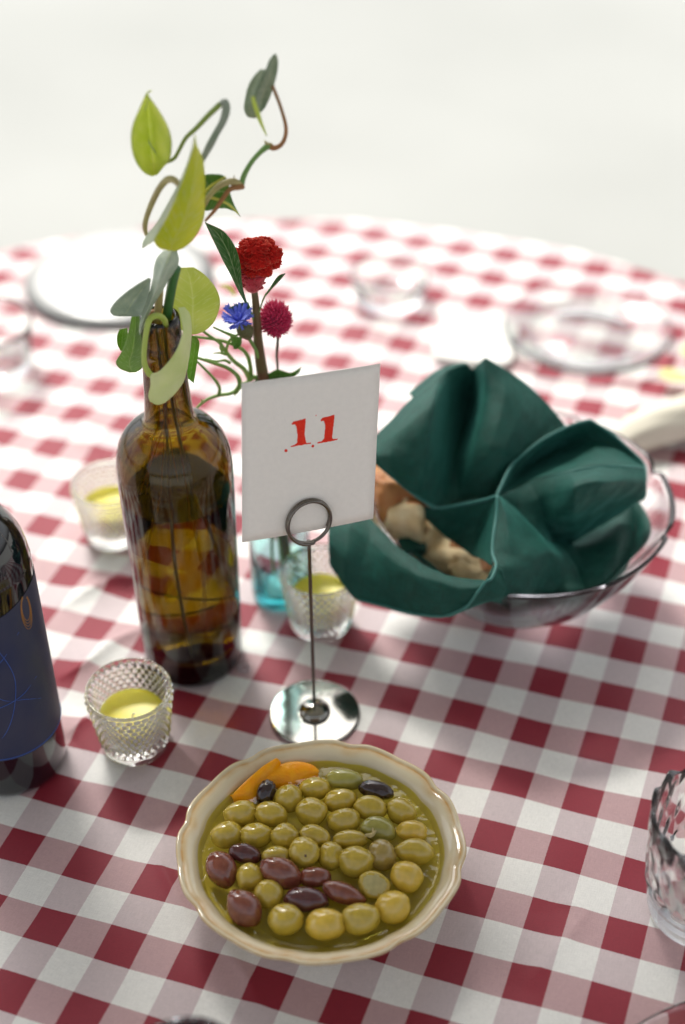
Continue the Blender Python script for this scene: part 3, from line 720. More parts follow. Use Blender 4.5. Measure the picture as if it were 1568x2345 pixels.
    # lower right, tucked inside the bowl
    P([[(930, 880, .868), (1060, 900, .894), (1160, 855, .894), (1255, 790, .896), (1334, 735, .896)],
       [(1010, 965, .850), (1105, 1010, .842), (1190, 985, .846), (1270, 925, .858), (1340, 870, .876)],
       [(1085, 1075, .822), (1130, 1080, .815), (1205, 1050, .820), (1275, 1000, .834), (1335, 950, .858)],
       [(1110, 1150, .800), (1155, 1145, .797), (1215, 1115, .802), (1272, 1070, .818), (1318, 1030, .840)],
       [(1120, 1200, .806), (1160, 1190, .806), (1215, 1160, .812), (1265, 1110, .828), (1300, 1070, .846)]], 60, 50)
    # front flap, lit triangle right of the hem
    P([[(742, 736, .842), (746, 738, .842), (752, 740, .844), (760, 742, .846), (770, 748, .850)],
       [(738, 820, .828), (775, 822, .824), (812, 826, .829), (845, 828, .834), (870, 832, .846)],
       [(726, 900, .812), (790, 905, .808), (850, 912, .815), (930, 920, .824), (965, 925, .844)],
       [(720, 985, .795), (800, 990, .794), (890, 985, .801), (980, 985, .814), (1045, 983, .840)],
       [(736, 1045, .780), (810, 1050, .783), (900, 1050, .792), (1000, 1040, .812), (1090, 1050, .826)],
       [(716, 1100, .768), (800, 1110, .777), (890, 1115, .786), (1000, 1110, .806), (1112, 1115, .808)],
       [(700, 1170, .764), (790, 1175, .773), (890, 1170, .784), (1000, 1165, .800), (1126, 1150, .798)],
       [(720, 1205, .770), (800, 1225, .786), (890, 1220, .800), (1000, 1205, .806), (1120, 1190, .804)]], 60, 90)
    # shaded inner face left of the hem
    P([[(395, 792, .862), (480, 790, .856), (600, 772, .852), (690, 752, .846), (742, 737, .842)],
       [(400, 800, .860), (480, 835, .856), (585, 860, .852), (665, 880, .842), (732, 870, .820)],
       [(402, 805, .862), (462, 868, .858), (545, 935, .852), (632, 998, .826), (722, 1046, .785)]], 50, 40)
    # band over the left rim: over the glass edge, then hanging outside it
    P([[(0, 780, .885), (100, 790, .872), (195, 845, .856), (280, 940, .826), (400, 1035, .801), (520, 1087, .785), (610, 1104, .777), (692, 1112, .774)],
       [(-2, 830, .862), (90, 870, .845), (180, 935, .834), (270, 1015, .812), (385, 1085, .789), (515, 1130, .775), (605, 1140, .768), (680, 1130, .766)],
       [(0, 930, .842), (75, 1010, .822), (150, 1080, .815), (260, 1130, .802), (375, 1165, .785), (505, 1195, .771), (600, 1180, .766), (655, 1160, .765)],
       [(5, 1040, .832), (70, 1140, .816), (128, 1194, .810), (250, 1225, .799), (370, 1256, .784), (500, 1266, .770), (585, 1240, .766), (635, 1185, .765)]], 90, 44)
    # underside turning back at the front end
    P([[(722, 1045, .779), (736, 1046, .779), (762, 1062, .774)], [(700, 1095, .768), (735, 1110, .767), (785, 1155, .765)], [(655, 1160, .764), (700, 1185, .764), (745, 1188, .765)],
       [(600, 1228, .765), (630, 1226, .766), (670, 1215, .767)], [(520, 1264, .769), (545, 1258, .770), (560, 1250, .771)]], 20, 40)
    # small curl over the bread
    P([[(300, 935, .852), (345, 905, .858), (400, 905, .860), (428, 945, .858)], [(330, 985, .840), (370, 975, .842), (410, 978, .845), (428, 975, .850)], [(345, 1000, .850), (372, 1010, .855), (405, 1006, .858), (424, 985, .860)]], 24, 24)
    V, F = join(*S)
    A = np.array(V, float)
    def nz3(P, f, sd): return np.sin(P[:, 0]*f+1.7*np.sin(P[:, 2]*f*.6+sd)+sd)*np.sin(P[:, 2]*f*.8-P[:, 0]*f*.5+1.3*np.sin(P[:, 1]*f*.9+sd*2))
    A[:, 1] += .0011*nz3(A, 85, .4) + .0007*nz3(A, 170, 2.1) + .0004*nz3(A, 330, 4.0)
    V = A.tolist()
    mk('folded_cloth', V, F, m, t, solid=.0009, uv=UVN)
    lin = [(.064, .036), (.072, .042), (.083, .055), (.091, .070), (.096, .082)]
    V, F = lathe(lin, 96, GB, rfun=lambda a, r, z, k: r*(1+.03*math.sin(7*a+z*40)))
    F = [f for f in F if True]; mk('tucked_lining', V, F, m, t, solid=.001)
    hm = mat('green_hem_thread', (.02, .15, .125), .5, .4, sheen=.6, sheen_tint=(.6, 1, .95))
    L = []
    def H(pts, r=.0011, off=0): L.append(tube([N(*p) for p in pts], r, 8, 70))
    H([(742, 735, .8415), (738, 820, .8275), (726, 900, .8115), (720, 985, .7945), (736, 1045, .7790), (716, 1100, .7670), (692, 1114, .765), (655, 1160, .7630), (600, 1228, .7640), (500, 1266, .7695), (370, 1256, .7835), (250, 1225, .7985), (128, 1194, .8095)])
    H([(742, 736, .842), (690, 752, .845), (600, 771, .851), (480, 789, .855), (430, 770, .855)])
    H([(205, 590, .866), (270, 645, .858), (330, 695, .855), (400, 748, .853), (470, 788, .855)])
    H([(738, 736, .846), (800, 610, .876), (850, 560, .886), (940, 490, .896), (1040, 437, .905), (1100, 415, .910), (1152, 403, .913)])
    H([(1152, 403, .913), (1245, 462, .906), (1320, 528, .896), (1388, 600, .884), (1393, 680, .868), (1388, 745, .870), (1338, 766, .885)])
    H([(1389, 614, .879), (1275, 606, .866), (1180, 608, .862), (1070, 628, .859), (980, 653, .862)], .0007)
    H([(690, 130, .945), (770, 178, .942), (860, 238, .940), (940, 310, .935), (1000, 378, .928), (1045, 436, .920)], .0006)
    V, F = join(*L); mk('hem', V, F, hm, t)
napkin()
def bread(X, Y, y, size, rot, label, crust, seed, ragged=False):
    c = N(X, Y, y-.010); size = [k*1.2 for k in size]; rnd = random.Random(seed); nu, nv = 28, 18; V = []; F = []
    ph = [rnd.uniform(0, 6.3) for _ in range(8)]; Rm = Matrix.Rotation(rot, 3, 'Z') @ Matrix.Rotation(rnd.uniform(-.5, .5), 3, 'X')
    for j in range(nv+1):
        th = math.pi*j/nv
        for i in range(nu):
            f = 2*math.pi*i/nu; d = Vector((math.sin(th)*math.cos(f), math.sin(th)*math.sin(f), math.cos(th)))
            p = .38 if not ragged else .6; e = Vector([math.copysign(abs(k)**p, k) for k in d])
            n_ = 1+.10*math.sin(3*e.x+ph[0]+2*e.y)+.07*math.sin(5*e.y+ph[1]+3*e.z)+.05*math.sin(9*e.z+ph[2]+7*e.x)+.03*math.sin(15*e.x+ph[3])*math.sin(13*e.y+ph[4])
            V.append(c+Rm@Vector((e.x*size[0], e.y*size[1], e.z*size[2]))*n_)
    F = [(j*nu+i, (j+1)*nu+i, (j+1)*nu+(i+1) % nu, j*nu+(i+1) % nu) for j in range(nv) for i in range(nu)]
    fm = [1 if ((crust and j < nv*.55) or (not crust and (i % nu) < nu*.22)) else 0 for j in range(nv) for i in range(nu)]
    o = mk('bread_piece', V, F, None, loc=c, mats=[CRUMB, CRUST], fm=fm); tag(o, label, 'bread', 'bread pieces in the napkin')
CRUMB = mat('bread_crumb', (.74, .53, .27), .85, .2, col2=(.84, .68, .42), vscale=90, bump=.8, bscale=260, sss=.1)
CRUST = mat('bread_crust', (.36, .12, .035), .55, .4, col2=(.48, .22, .07), vscale=60, bump=.5, bscale=200)
bread(285, 745, .895, (.016, .020, .020), .4, 'brown crusted bread chunk in the dark gap beside the card', True, 1)
bread(340, 845, .873, (.012, .010, .015), -.3, 'torn cream bread piece with a pointed golden tip', False, 2, True)
bread(450, 905, .885, (.016, .012, .012), .8, 'shaded bread piece behind the torn cream one', False, 3)
bread(530, 1015, .868, (.019, .013, .013), -.2, 'square cut pale bread chunk in the middle of the napkin opening', False, 4)
bread(665, 1095, .846, (.017, .012, .010), .1, 'lowest pale bread piece beside the napkin hem', False, 5)
bread(600, 1010, .885, (.016, .012, .012), .6, 'brownish bread piece tucked under the napkin flap', False, 6)

# ------------------------------------------------------------------ plants
def lf(parent, name, M, rows, mt, solid=.00025, nu=12, nv=30, label=None):
    """rows: (left px,py), (right px,py), y depth left, y mid, y right"""
    G = []
    for (lx, ly), (rx, ry), yl, ym, yr in rows:
        a, b = M(lx, ly), M(rx, ry); m_ = ((a[0]+b[0])/2, (a[1]+b[1])/2)
        G.append([aty(*a, yl), aty(a[0]*.72+b[0]*.28, a[1]*.72+b[1]*.28, yl*.45+ym*.55), aty(*m_, ym), aty(a[0]*.28+b[0]*.72, a[1]*.28+b[1]*.72, ym*.55+yr*.45), aty(*b, yr)])
    V, F = patch(G, nu, nv); UVs = [((k % nu)/(nu-1), (k//nu)/(nv-1)) for k in range(nu*nv)]; o = mk(name, V, F, mt, parent, solid=solid, uv=UVs)
    if label: o['label'] = label
    return o
M1 = lambda X, Y: (219.6+.32*X, 94.1+.32*Y)
M2 = lambda X, Y: (238.4+.32*X, 533.3+.32*Y)
LY = leafmat('yellow_green_leaf', (.82, .86, .32), (.62, .72, .13), 50, .55)
LYY = leafmat('bright_yellow_leaf', (.74, .74, .05), (.60, .66, .035), 45, .45)
LG = leafmat('green_leaf', (.10, .26, .045), (.16, .36, .05), 60, .35)
LDG = leafmat('deep_green_leaf', (.045, .15, .035), (.07, .20, .045), 60, .25)
LGG = leafmat('grey_green_leaf', (.62, .68, .56), (.34, .45, .34), 70, .25, .35)
LP = leafmat('pale_cream_green_leaf', (.82, .86, .52), (.70, .78, .36), 60, .4)
LPW = leafmat('pale_leaf_underside', (.66, .72, .58), (.55, .63, .45), 60, .4)
STG = mat('green_stem', (.12, .26, .06), .4, col2=(.20, .34, .08), vscale=60)
STT = mat('tan_stem', (.45, .40, .16), .45, col2=(.36, .28, .12), vscale=60)
STB = mat('brown_orange_stem', (.36, .14, .035), .45, col2=(.28, .14, .05), vscale=60)
STW = mat('greyish_stem', (.34, .36, .30), .4, col2=(.20, .26, .18), vscale=60)
STD = mat('dark_red_stem', (.13, .055, .025), .5, col2=(.11, .10, .035), vscale=80)
YLW = mat('yellow_vein', (.62, .62, .10), .5)

def pothos():
    t = thing('pothos_cutting', 'trailing pothos cutting with yellow green leaves rooted in the amber bottle', 'plant', (BC.x, BC.y, .03))
    def st(name, pts, r, m, M=M1, seg=None):
        V, F = tube([aty(*M(x, y), d) for x, y, d in pts], r, 10, seg); return mk(name, V, F, m, t)
    # upper left leaf
    lf(t, 'leaf', M1, [((382, 352), (404, 357), .835, .836, .836), ((358, 378), (372, 380), .832, .834, .832), ((312, 480), (440, 480), .826, .838, .826), ((266, 590), (505, 590), .820, .840, .820),
        ((250, 690), (538, 690), .817, .842, .817), ((262, 800), (540, 780), .817, .842, .818), ((300, 890), (525, 850), .819, .840, .822), ((350, 945), (480, 905), .822, .834, .826), ((400, 968), (440, 955), .826, .828, .827)], LY, nu=16, nv=40)
    V, F = tube([aty(*M1(*p), d) for p, d in (((380, 400), .829), ((340, 560), .8365), ((370, 700), .8400), ((430, 800), .8385), ((500, 868), .8300))], [.0002, .0004, .0005, .0006, .0008], 6, 40); mk('leaf_vein', V, F, LPW, t)
    st('petiole', [(500, 870, .829), (560, 838, .826), (600, 770, .825), (645, 690, .825), (720, 620, .825), (800, 535, .825), (890, 450, .825)], [.0010, .0012, .0012, .0013, .0015, .0017, .0018], mat('olive_petiole', (.22, .30, .05), .4))
    st('stem', [(890, 445, .825), (925, 440, .825), (930, 500, .825), (905, 580, .824), (860, 660, .823), (820, 735, .822), (775, 820, .821), (740, 880, .82), (700, 1000, .824), (640, 1250, .826), (560, 1500, .824), (540, 1640, .822), (530, 1760, .820)],
       [.0016, .0022, .0025, .0022, .0021, .0023, .0019, .0019, .0019, .0019, .002, .002, .002], STW, seg=100)
    # central big yellow leaf, folded
    lf(t, 'leaf', M1, [((704, 668), (708, 668), .806, .806, .806), ((700, 745), (722, 745), .802, .803, .806), ((662, 870), (765, 850), .796, .799, .808), ((625, 985), (780, 990), .792, .795, .810), ((575, 1110), (781, 1120), .788, .792, .812),
        ((510, 1250), (775, 1240), .786, .790, .812), ((452, 1360), (750, 1330), .785, .788, .808), ((415, 1425), (690, 1425), .786, .787, .802), ((450, 1480), (625, 1480), .788, .788, .796), ((520, 1500), (570, 1500), .790, .790, .792)], LYY, nu=20, nv=50)
    lf(t, 'leaf_half', M1, [((700, 700), (704, 690), .803, .803, .803), ((660, 850), (668, 860), .802, .799, .797), ((600, 1000), (626, 985), .803, .798, .793), ((520, 1150), (572, 1110), .806, .798, .789), ((440, 1290), (505, 1250), .808, .798, .787),
        ((370, 1380), (450, 1360), .810, .798, .786), ((335, 1440), (418, 1424), .810, .800, .787), ((332, 1485), (370, 1460), .808, .803, .797)], LPW, label='pale folded half of the yellow leaf')
    st('petiole', [(600, 1040, .800), (578, 1010, .804), (545, 988, .808), (500, 1000, .812), (450, 1060, .814), (400, 1160, .816), (362, 1260, .816), (350, 1330, .816), (362, 1390, .815)], [.0014, .002, .0022, .0022, .0020, .0019, .0017, .0016, .0012], STT)
    # leaf behind
    lf(t, 'leaf', M1, [((740, 980), (760, 1190), .832, .836, .832), ((790, 955), (790, 1215), .830, .837, .830), ((850, 953), (860, 1200), .828, .836, .830), ((905, 960), (930, 1198), .828, .834, .831), ((940, 1000), (965, 1210), .829, .833, .832), ((962, 1100), (1000, 1225), .831, .834, .834), ((985, 1170), (1035, 1258), .834, .836, .836)], LG)
    for a in ([(770, 1090), (830, 1030), (930, 968)], [(775, 1110), (860, 1130), (950, 1170), (1020, 1240)]):
        V, F = tube([aty(*M1(*p), .826) for p in a], [.0011, .0010, .0004], 6, 20); mk('leaf_vein', V, F, YLW, t)
    st('stem', [(1050, 1040, .826), (1000, 1010, .824), (940, 1010, .822), (870, 1045, .820), (810, 1110, .820), (770, 1180, .820)], [.0014, .0022, .0021, .0019, .0016, .0016], STT)
    st('petiole', [(1052, 1040, .825), (1020, 1045, .823), (960, 1060, .821), (905, 1130, .820), (850, 1210, .818), (780, 1288, .816)], [.0018, .0019, .0016, .0014, .0012, .0008], STB)
    st('stem', [(1040, 1030, .826), (1060, 960, .828), (1110, 870, .830), (1175, 795, .832), (1240, 742, .834)], [.0018, .0017, .0015, .0016, .0022], STG)
    st('petiole', [(1240, 745, .834), (1270, 765, .834), (1320, 745, .835), (1352, 690, .836), (1358, 610, .837), (1330, 500, .838), (1295, 400, .839), (1262, 320, .840)], [.0020, .0017, .0014, .0013, .0012, .0011, .0011, .0011], STB)
    st('node', [(1205, 712, .832), (1225, 735, .833), (1255, 745, .834)], [.0003, .0011, .0014], STT)
    st('node', [(988, 958, .824), (990, 985, .824), (1000, 1010, .824)], [.0002, .0005, .0010], STT)
    # top right leaf
    lf(t, 'leaf', M1, [((1270, 95), (1290, 92), .842, .842, .842), ((1238, 140), (1302, 140), .838, .842, .846), ((1212, 210), (1298, 215), .834, .842, .848), ((1165, 320), (1275, 310), .832, .842, .848), ((1135, 400), (1245, 400), .830, .842, .848), ((1145, 460), (1212, 470), .832, .842, .846), ((1160, 500), (1182, 510), .836, .840, .842)],
       leafmat('top_leaf', (.10, .20, .09), (.24, .32, .20), 60, .3))
    lf(t, 'leaf_half', M1, [((1180, 200), (1215, 205), .838, .836, .834), ((1130, 250), (1190, 260), .840, .837, .833), ((1090, 320), (1165, 320), .842, .838, .832), ((1065, 420), (1135, 400), .843, .838, .830), ((1060, 490), (1140, 460), .843, .838, .831), ((1085, 540), (1155, 520), .842, .838, .833), ((1130, 552), (1165, 545), .840, .838, .836)],
       leafmat('top_leaf_grey', (.30, .37, .24), (.16, .26, .13), 60, .35), label='grey green near half of the top leaf')
    lf(t, 'leaf_half', M1, [((1110, 395), (1130, 395), .828, .828, .829), ((1118, 450), (1150, 450), .827, .827, .829), ((1138, 510), (1172, 510), .827, .827, .829), ((1160, 570), (1185, 560), .827, .827, .828), ((1218, 680), (1224, 676), .828, .828, .828)], LY, label='yellow pointed tip of the top leaf')
    # lower group round the mouth (M2)
    lf(t, 'leaf', M2, [((425, 128), (520, 128), .812, .806, .808), ((380, 175), (535, 195), .810, .800, .806), ((358, 240), (512, 265), .808, .796, .804), ((350, 310), (462, 335), .806, .794, .802), ((335, 380), (420, 410), .804, .792, .800), ((300, 500), (362, 500), .802, .792, .798), ((265, 600), (312, 600), .800, .791, .796), ((250, 680), (282, 670), .799, .791, .795), ((252, 730), (262, 725), .798, .794, .795)], LGG)
    lf(t, 'leaf', M2, [((318, 322), (335, 330), .800, .802, .804), ((250, 360), (325, 400), .798, .806, .803), ((150, 430), (315, 470), .796, .808, .802), ((75, 500), (300, 540), .795, .806, .801), ((42, 555), (270, 590), .795, .802, .800), ((60, 588), (180, 598), .796, .800, .799), ((95, 597), (130, 598), .797, .798, .798)], LGG)
    lf(t, 'leaf', M2, [((200, 580), (250, 590), .806, .808, .806), ((180, 680), (262, 700), .803, .808, .804), ((150, 790), (270, 800), .800, .807, .804), ((120, 860), (275, 870), .799, .806, .804), ((84, 925), (275, 920), .799, .804, .803), ((110, 970), (268, 970), .800, .803, .802), ((180, 1000), (225, 998), .801, .802, .802)],
       leafmat('fresh_green_leaf', (.30, .52, .08), (.34, .46, .22), 35, .45))
    lf(t, 'leaf', M2, [((110, 690), (165, 680), .815, .816, .815), ((92, 740), (168, 740), .814, .817, .815), ((95, 800), (155, 800), .814, .816, .815), ((118, 845), (135, 840), .815, .815, .815)], leafmat('small_green_leaf', (.22, .42, .05), (.28, .46, .08), 40, .45))
    lf(t, 'leaf', M2, [((520, 250), (640, 246), .840, .842, .842), ((490, 300), (720, 300), .836, .842, .842), ((450, 380), (795, 390), .832, .842, .844), ((440, 480), (828, 480), .830, .841, .846), ((450, 570), (815, 570), .830, .840, .846), ((490, 640), (780, 645), .830, .838, .844), ((560, 700), (720, 700), .832, .836, .840), ((620, 728), (660, 725), .834, .835, .836)], leafmat('round_leaf', (.68, .72, .22), (.56, .64, .13), 40, .45), nu=20, nv=40)
    lf(t, 'leaf', M2, [((625, 735), (660, 745), .826, .826, .826), ((620, 800), (682, 790), .826, .828, .828), ((605, 900), (670, 890), .826, .828, .828), ((592, 990), (655, 990), .826, .828, .828), ((585, 1030), (640, 1075), .826, .827, .827)], leafmat('edge_leaf', (.20, .46, .04), (.28, .5, .06), 40, .45))
    # hooked front leaf
    st('petiole', [(440, 660, .806), (432, 625, .800), (405, 600, .796), (360, 595, .792), (322, 625, .788), (302, 700, .784), (290, 790, .781), (284, 880, .779), (292, 950, .778), (325, 1010, .777), (372, 1030, .777)], [.0018, .0019, .0020, .0020, .0020, .0018, .0017, .0017, .0019, .0020, .0015], mat('lime_petiole', (.42, .52, .10), .4), M2, 80)
    lf(t, 'leaf', M2, [((530, 535), (575, 530), .790, .792, .794), ((545, 600), (615, 590), .784, .788, .794), ((562, 690), (626, 690), .780, .784, .793), ((545, 770), (620, 780), .777, .782, .791), ((505, 860), (610, 880), .774, .780, .789), ((440, 945), (592, 970), .773, .778, .786),
        ((385, 995), (570, 1060), .772, .777, .784), ((332, 1015), (520, 1135), .772, .776, .781), ((330, 1090), (450, 1205), .772, .775, .778), ((315, 1160), (400, 1228), .773, .774, .776), ((325, 1205), (365, 1228), .774, .774, .775)], LP, nu=18, nv=50)
    # stems into the mouth and roots below
    st('stem', [(400, 405, .803), (392, 480, .808), (385, 560, .812), (380, 640, .814)], [.0022, .0026, .0026, .0024], STT, M2)
    st('stem', [(515, 250, .806), (490, 350, .809), (468, 470, .812), (448, 600, .815), (440, 680, .815)], .0031, mat('deep_green_stalk', (.035, .13, .035), .35, col2=(.06, .17, .05), vscale=60), M2)
    st('stem', [(350, 560, .812), (335, 600, .813), (345, 650, .814)], .0016, STB, M2)
    rt = mat('orange_root', (.80, .42, .10), .6, col2=(.62, .30, .08), vscale=200); rnd = random.Random(5); top = BC+Vector((0, 0, .298))
    for k in range(9):
        a = rnd.uniform(0, 6.28); L = rnd.uniform(.10, .24) if k > 3 else .265; r_ = rnd.uniform(.006, .028); tw = rnd.uniform(-1.5, 1.5); P = []
        for s in np.linspace(0, 1, 10):
            z = .295-s*L; cap = .006 if z > .225 else .006+(.030-.006)*min(1, (.225-z)/.05)
            q = min(cap, .003+r_*max(0, (s-.25))*1.4); P.append((BC.x+q*math.cos(a+tw*s), BC.y+q*math.sin(a+tw*s), z))
        V, F = tube(P, [.0011 if k < 2 else .00035]*9+[.0002], 7, 40); mk('root', V, F, rt if k > 1 else STT, t)
    # dark submerged leaf lying across the water
    for z, a0 in ((.075, .4), (.060, 2.2)):
        V, F = tube([(BC.x+.030*math.cos(a0), BC.y+.030*math.sin(a0), z-.02), (BC.x, BC.y-.004, z), (BC.x-.030*math.cos(a0), BC.y-.022*math.sin(a0), z+.012)], .0009, 6, 20); mk('root', V, F, mat('dark_root', (.06, .03, .01), .6), t)
pothos()

VM = VC + Vector((0, 0, .158))
def stemto(pts, M=M2):
    return [aty(*M(x, y), d) for x, y, d in pts] + [VM, VC+Vector((.004, 0, .06)), VC+Vector((.008, .002, .016))]
def celosia():
    t = thing('celosia_stem', 'red crested celosia flower on a dark stem behind the number card', 'flower', VC+Vector((0, 0, .014)))
    P = stemto([(1072, 400, .875), (1085, 520, .875), (1095, 700, .876), (1110, 850, .877), (1135, 1020, .878)])
    V, F = tube(P, [.0022, .0026, .0032, .0036, .0042, .0034, .003, .003], 12, 90); mk('stem', V, F, STD, t)
    red = mat('velvet_red_bloom', (.58, .012, .008), .8, .15, sheen=.8, sheen_tint=(1, .25, .15), col2=(.34, .006, .006), vscale=240)
    pink = mat('pink_red_bloom', (.52, .035, .06), .8, .15, sheen=.7, sheen_tint=(1, .4, .4), col2=(.34, .02, .03), vscale=300)
    rnd = random.Random(11); T = []
    # crest: ruffled lobes built as convoluted ribbons over a dome
    lobes = [(1085, 110, 95, 60, .866), (1000, 160, 75, 55, .864), (1180, 150, 80, 65, .868), (1090, 200, 80, 55, .860), (975, 205, 55, 45, .866), (1215, 210, 50, 45, .872), (1140, 255, 60, 50, .864), (1060, 270, 55, 45, .864), (1165, 280, 35, 35, .868), (1030, 90, 60, 45, .870), (1140, 80, 70, 45, .872)]
    for (lx, ly, rx, ry, d) in lobes:
        c = aty(*M2(lx, ly), d); sx = rx*.32*(c-CAM).dot(FW)/3387*1.02; sz = ry*.32*(c-CAM).dot(FW)/3387*1.05
        nu, nv = 60, 26; V = []
        ph = [rnd.uniform(0, 6.28) for _ in range(5)]
        for j in range(nv+1):
            th = math.pi*j/nv
            for i in range(nu):
                f = 2*math.pi*i/nu; dx, dy, dz = math.sin(th)*math.cos(f), math.sin(th)*math.sin(f), math.cos(th)
                n_ = 1+.16*math.sin(11*f+5*math.sin(4*th+ph[0])+ph[1])*math.sin(th)+.12*math.sin(13*th+4*math.sin(3*f+ph[2]))+.05*math.sin(29*f+ph[3])*math.sin(23*th)
                V.append(c+Vector((dx*sx, dy*sx*.9, dz*sz))*n_)
        F = [(j*nu+i, (j+1)*nu+i, (j+1)*nu+(i+1) % nu, j*nu+(i+1) % nu) for j in range(nv) for i in range(nu)]
        T.append((V, F))
    V, F = join(*T); mk('crest', V, F, red, t)
    T = []
    c0, c1 = aty(*M2(1065, 270), .870), aty(*M2(1060, 395), .874)
    for k in range(320):
        s = rnd.random(); a = rnd.uniform(0, 6.28); rr = .0105*(1-.35*s)
        p = c0.lerp(c1, s); d = Vector((math.cos(a), math.sin(a), rnd.uniform(.1, .8))).normalized()
        q = p+d*rr; T.append(tube([p+d*rr*.5, q, q+d*.0018+Vector((0, 0, .0008))], [.0010, .0009, .0002], 4, 4))
    T.append(tube([c0, c0.lerp(c1, .5), c1], [.009, .008, .005], 12, 10))
    V, F = join(*T); mk('seed_head', V, F, pink, t)
    lf(t, 'leaf', lambda X, Y: (X, Y), [((468, 508), (472, 510), .845, .845, .845), ((482, 538), (512, 530), .846, .850, .848), ((500, 575), (538, 565), .848, .854, .850), ((512, 600), (550, 605), .850, .856, .853), ((528, 630), (553, 640), .854, .858, .857), ((545, 665), (558, 668), .860, .862, .862), ((564, 700), (568, 700), .868, .868, .868)], LDG)
    st_ = [aty(*M2(*p), d) for p, d in (((1025, 500), .868), ((1050, 570), .872), ((1075, 640), .875))]
    V, F = tube(st_, .0008, 6, 16); mk('leaf_stalk', V, F, STG, t)
    lf(t, 'leaf', M2, [((1292, 290), (1298, 292), .870, .870, .870), ((1250, 305), (1275, 320), .871, .873, .872), ((1215, 345), (1235, 365), .872, .874, .873), ((1190, 385), (1205, 395), .873, .874, .874), ((1150, 440), (1158, 450), .874, .874, .874)], LDG)
    V, F = tube([aty(*M2(*p), .874) for p in ((1160, 430), (1132, 490), (1115, 545), (1105, 580))], .0006, 6, 16); mk('leaf_stalk', V, F, STG, t)
celosia()
def gomphrena():
    t = thing('globe_amaranth_stem', 'round magenta globe amaranth flower right of the celosia', 'flower', VC+Vector((.002, 0, .014)))
    P = [aty(*M2(x, y), d) for x, y, d in ((1246, 728, .884), (1240, 800, .884), (1234, 880, .884), (1240, 960, .884), (1240, 1060, .884))] + [VM+Vector((.003, 0, .02)), VM+Vector((.002, 0, -.02)), VC+Vector((.010, 0, .018))]
    V, F = tube(P, [.0011, .0011, .0010, .0009, .0009, .0010, .001, .001], 8, 60); mk('stem', V, F, mat('wiry_stem', (.09, .07, .05), .5), t)
    c = aty(*M2(1225, 618), .884); rad = .0100; T = []; n = 230
    for k in range(n):
        z = 1-2*(k+.5)/n; r = math.sqrt(1-z*z); a = k*2.39996; d = Vector((r*math.cos(a), r*math.sin(a), z*1.12))
        up = (d+Vector((.35*math.sin(k*1.7), .3*math.cos(k*2.3), .5))).normalized(); s = .0026+.0022*((k*7) % 5)/5
        T.append(tube([c+d*rad*.72, c+d*rad*.95, c+d*rad*.95+up*s], [.0013, .0013, .0001], 4, 4))
    V, F = lathe([(0, -rad), (rad*.6, -rad*.75), (rad*.85, 0), (rad*.6, rad*.75), (0, rad)], 16, c); T.append((V, F))
    V, F = join(*T); mk('bloom', V, F, mat('magenta_bloom', (.60, .018, .10), .6, .3, sheen=.6, sheen_tint=(1, .3, .5), col2=(.42, .012, .06), vscale=400), t)
gomphrena()
def cornflower():
    t = thing('cornflower_stem', 'small blue cornflower beside the celosia stem', 'flower', VC+Vector((-.002, 0, .014)))
    P = [aty(*M2(x, y), d) for x, y, d in ((1010, 700, .868), (1040, 760, .870), (1085, 840, .873), (1115, 930, .876), (1150, 1030, .878))] + [VM+Vector((-.003, 0, .01)), VC+Vector((-.006, .002, .05)), VC+Vector((-.006, .002, .018))]
    V, F = tube(P, .0013, 8, 60); mk('stem', V, F, STG, t)
    V, F = tube([aty(*M2(x, y), d) for x, y, d in ((985, 660, .866), (1010, 700, .868), (1035, 745, .870))], [.0045, .0058, .0028], 12, 14); mk('bud', V, F, mat('bud_scales', (.13, .12, .05), .6, col2=(.08, .09, .03), vscale=500, bump=.5, bscale=600), t)
    c = aty(*M2(965, 635), .862); rnd = random.Random(4); T = []
    ax = Vector((-.12, -.25, .96)).normalized(); e1 = ax.orthogonal().normalized(); e2 = ax.cross(e1)
    def pet(d, L, w):
        s = d.cross(ax).normalized()
        V = []; F = []
        for q, (f, ww) in enumerate(((0, .15), (.4, .35), (.75, 1), (1.0, .8))):
            b = c + d*L*f + ax*(L*.35*f)
            V += [b-s*w*ww, b+ax*.0004, b+s*w*ww]
        for q in range(3):
            for h in range(2): F.append((q*3+h, q*3+h+1, (q+1)*3+h+1, (q+1)*3+h))
        n0 = len(V)
        tip = c+d*L*1.22+ax*L*.4
        V += [tip-s*w*1.0, tip+s*w*1.0, c+d*L*1.08+ax*L*.4]
        F += [(9, 10, n0+2, n0), (10, 11, n0+1, n0+2)]
        return V, F
    for k in range(110):
        a = k*2.4+rnd.uniform(-.2, .2); tl = rnd.uniform(-.15, .75)
        d = (e1*math.cos(a)+e2*math.sin(a)+ax*tl); L = rnd.uniform(.0050, .0098); T.append(pet(d, L, rnd.uniform(.0007, .0014)))
    for k in range(14):
        a = k*2.4; d = (e1*math.cos(a)+e2*math.sin(a))*.35+ax; T.append(tube([c, c+d*.004, c+d*.007], [.0004, .0005, .0002], 4, 4))
    V, F = join(*T); mk('bloom', V, F, mat('cornflower_blue', (.09, .13, .72), .7, .2, sheen=.3, col2=(.24, .30, .85), vscale=200), t, smooth=False, solid=.0002)
    lf(t, 'leaf', M2, [((1050, 545), (1052, 600), .872, .872, .872), ((1010, 500), (1010, 590), .870, .875, .870), ((950, 512), (945, 585), .868, .874, .868), ((900, 535), (925, 605), .866, .870, .868), ((870, 562), (900, 575), .866, .867, .867)], LDG)
cornflower()
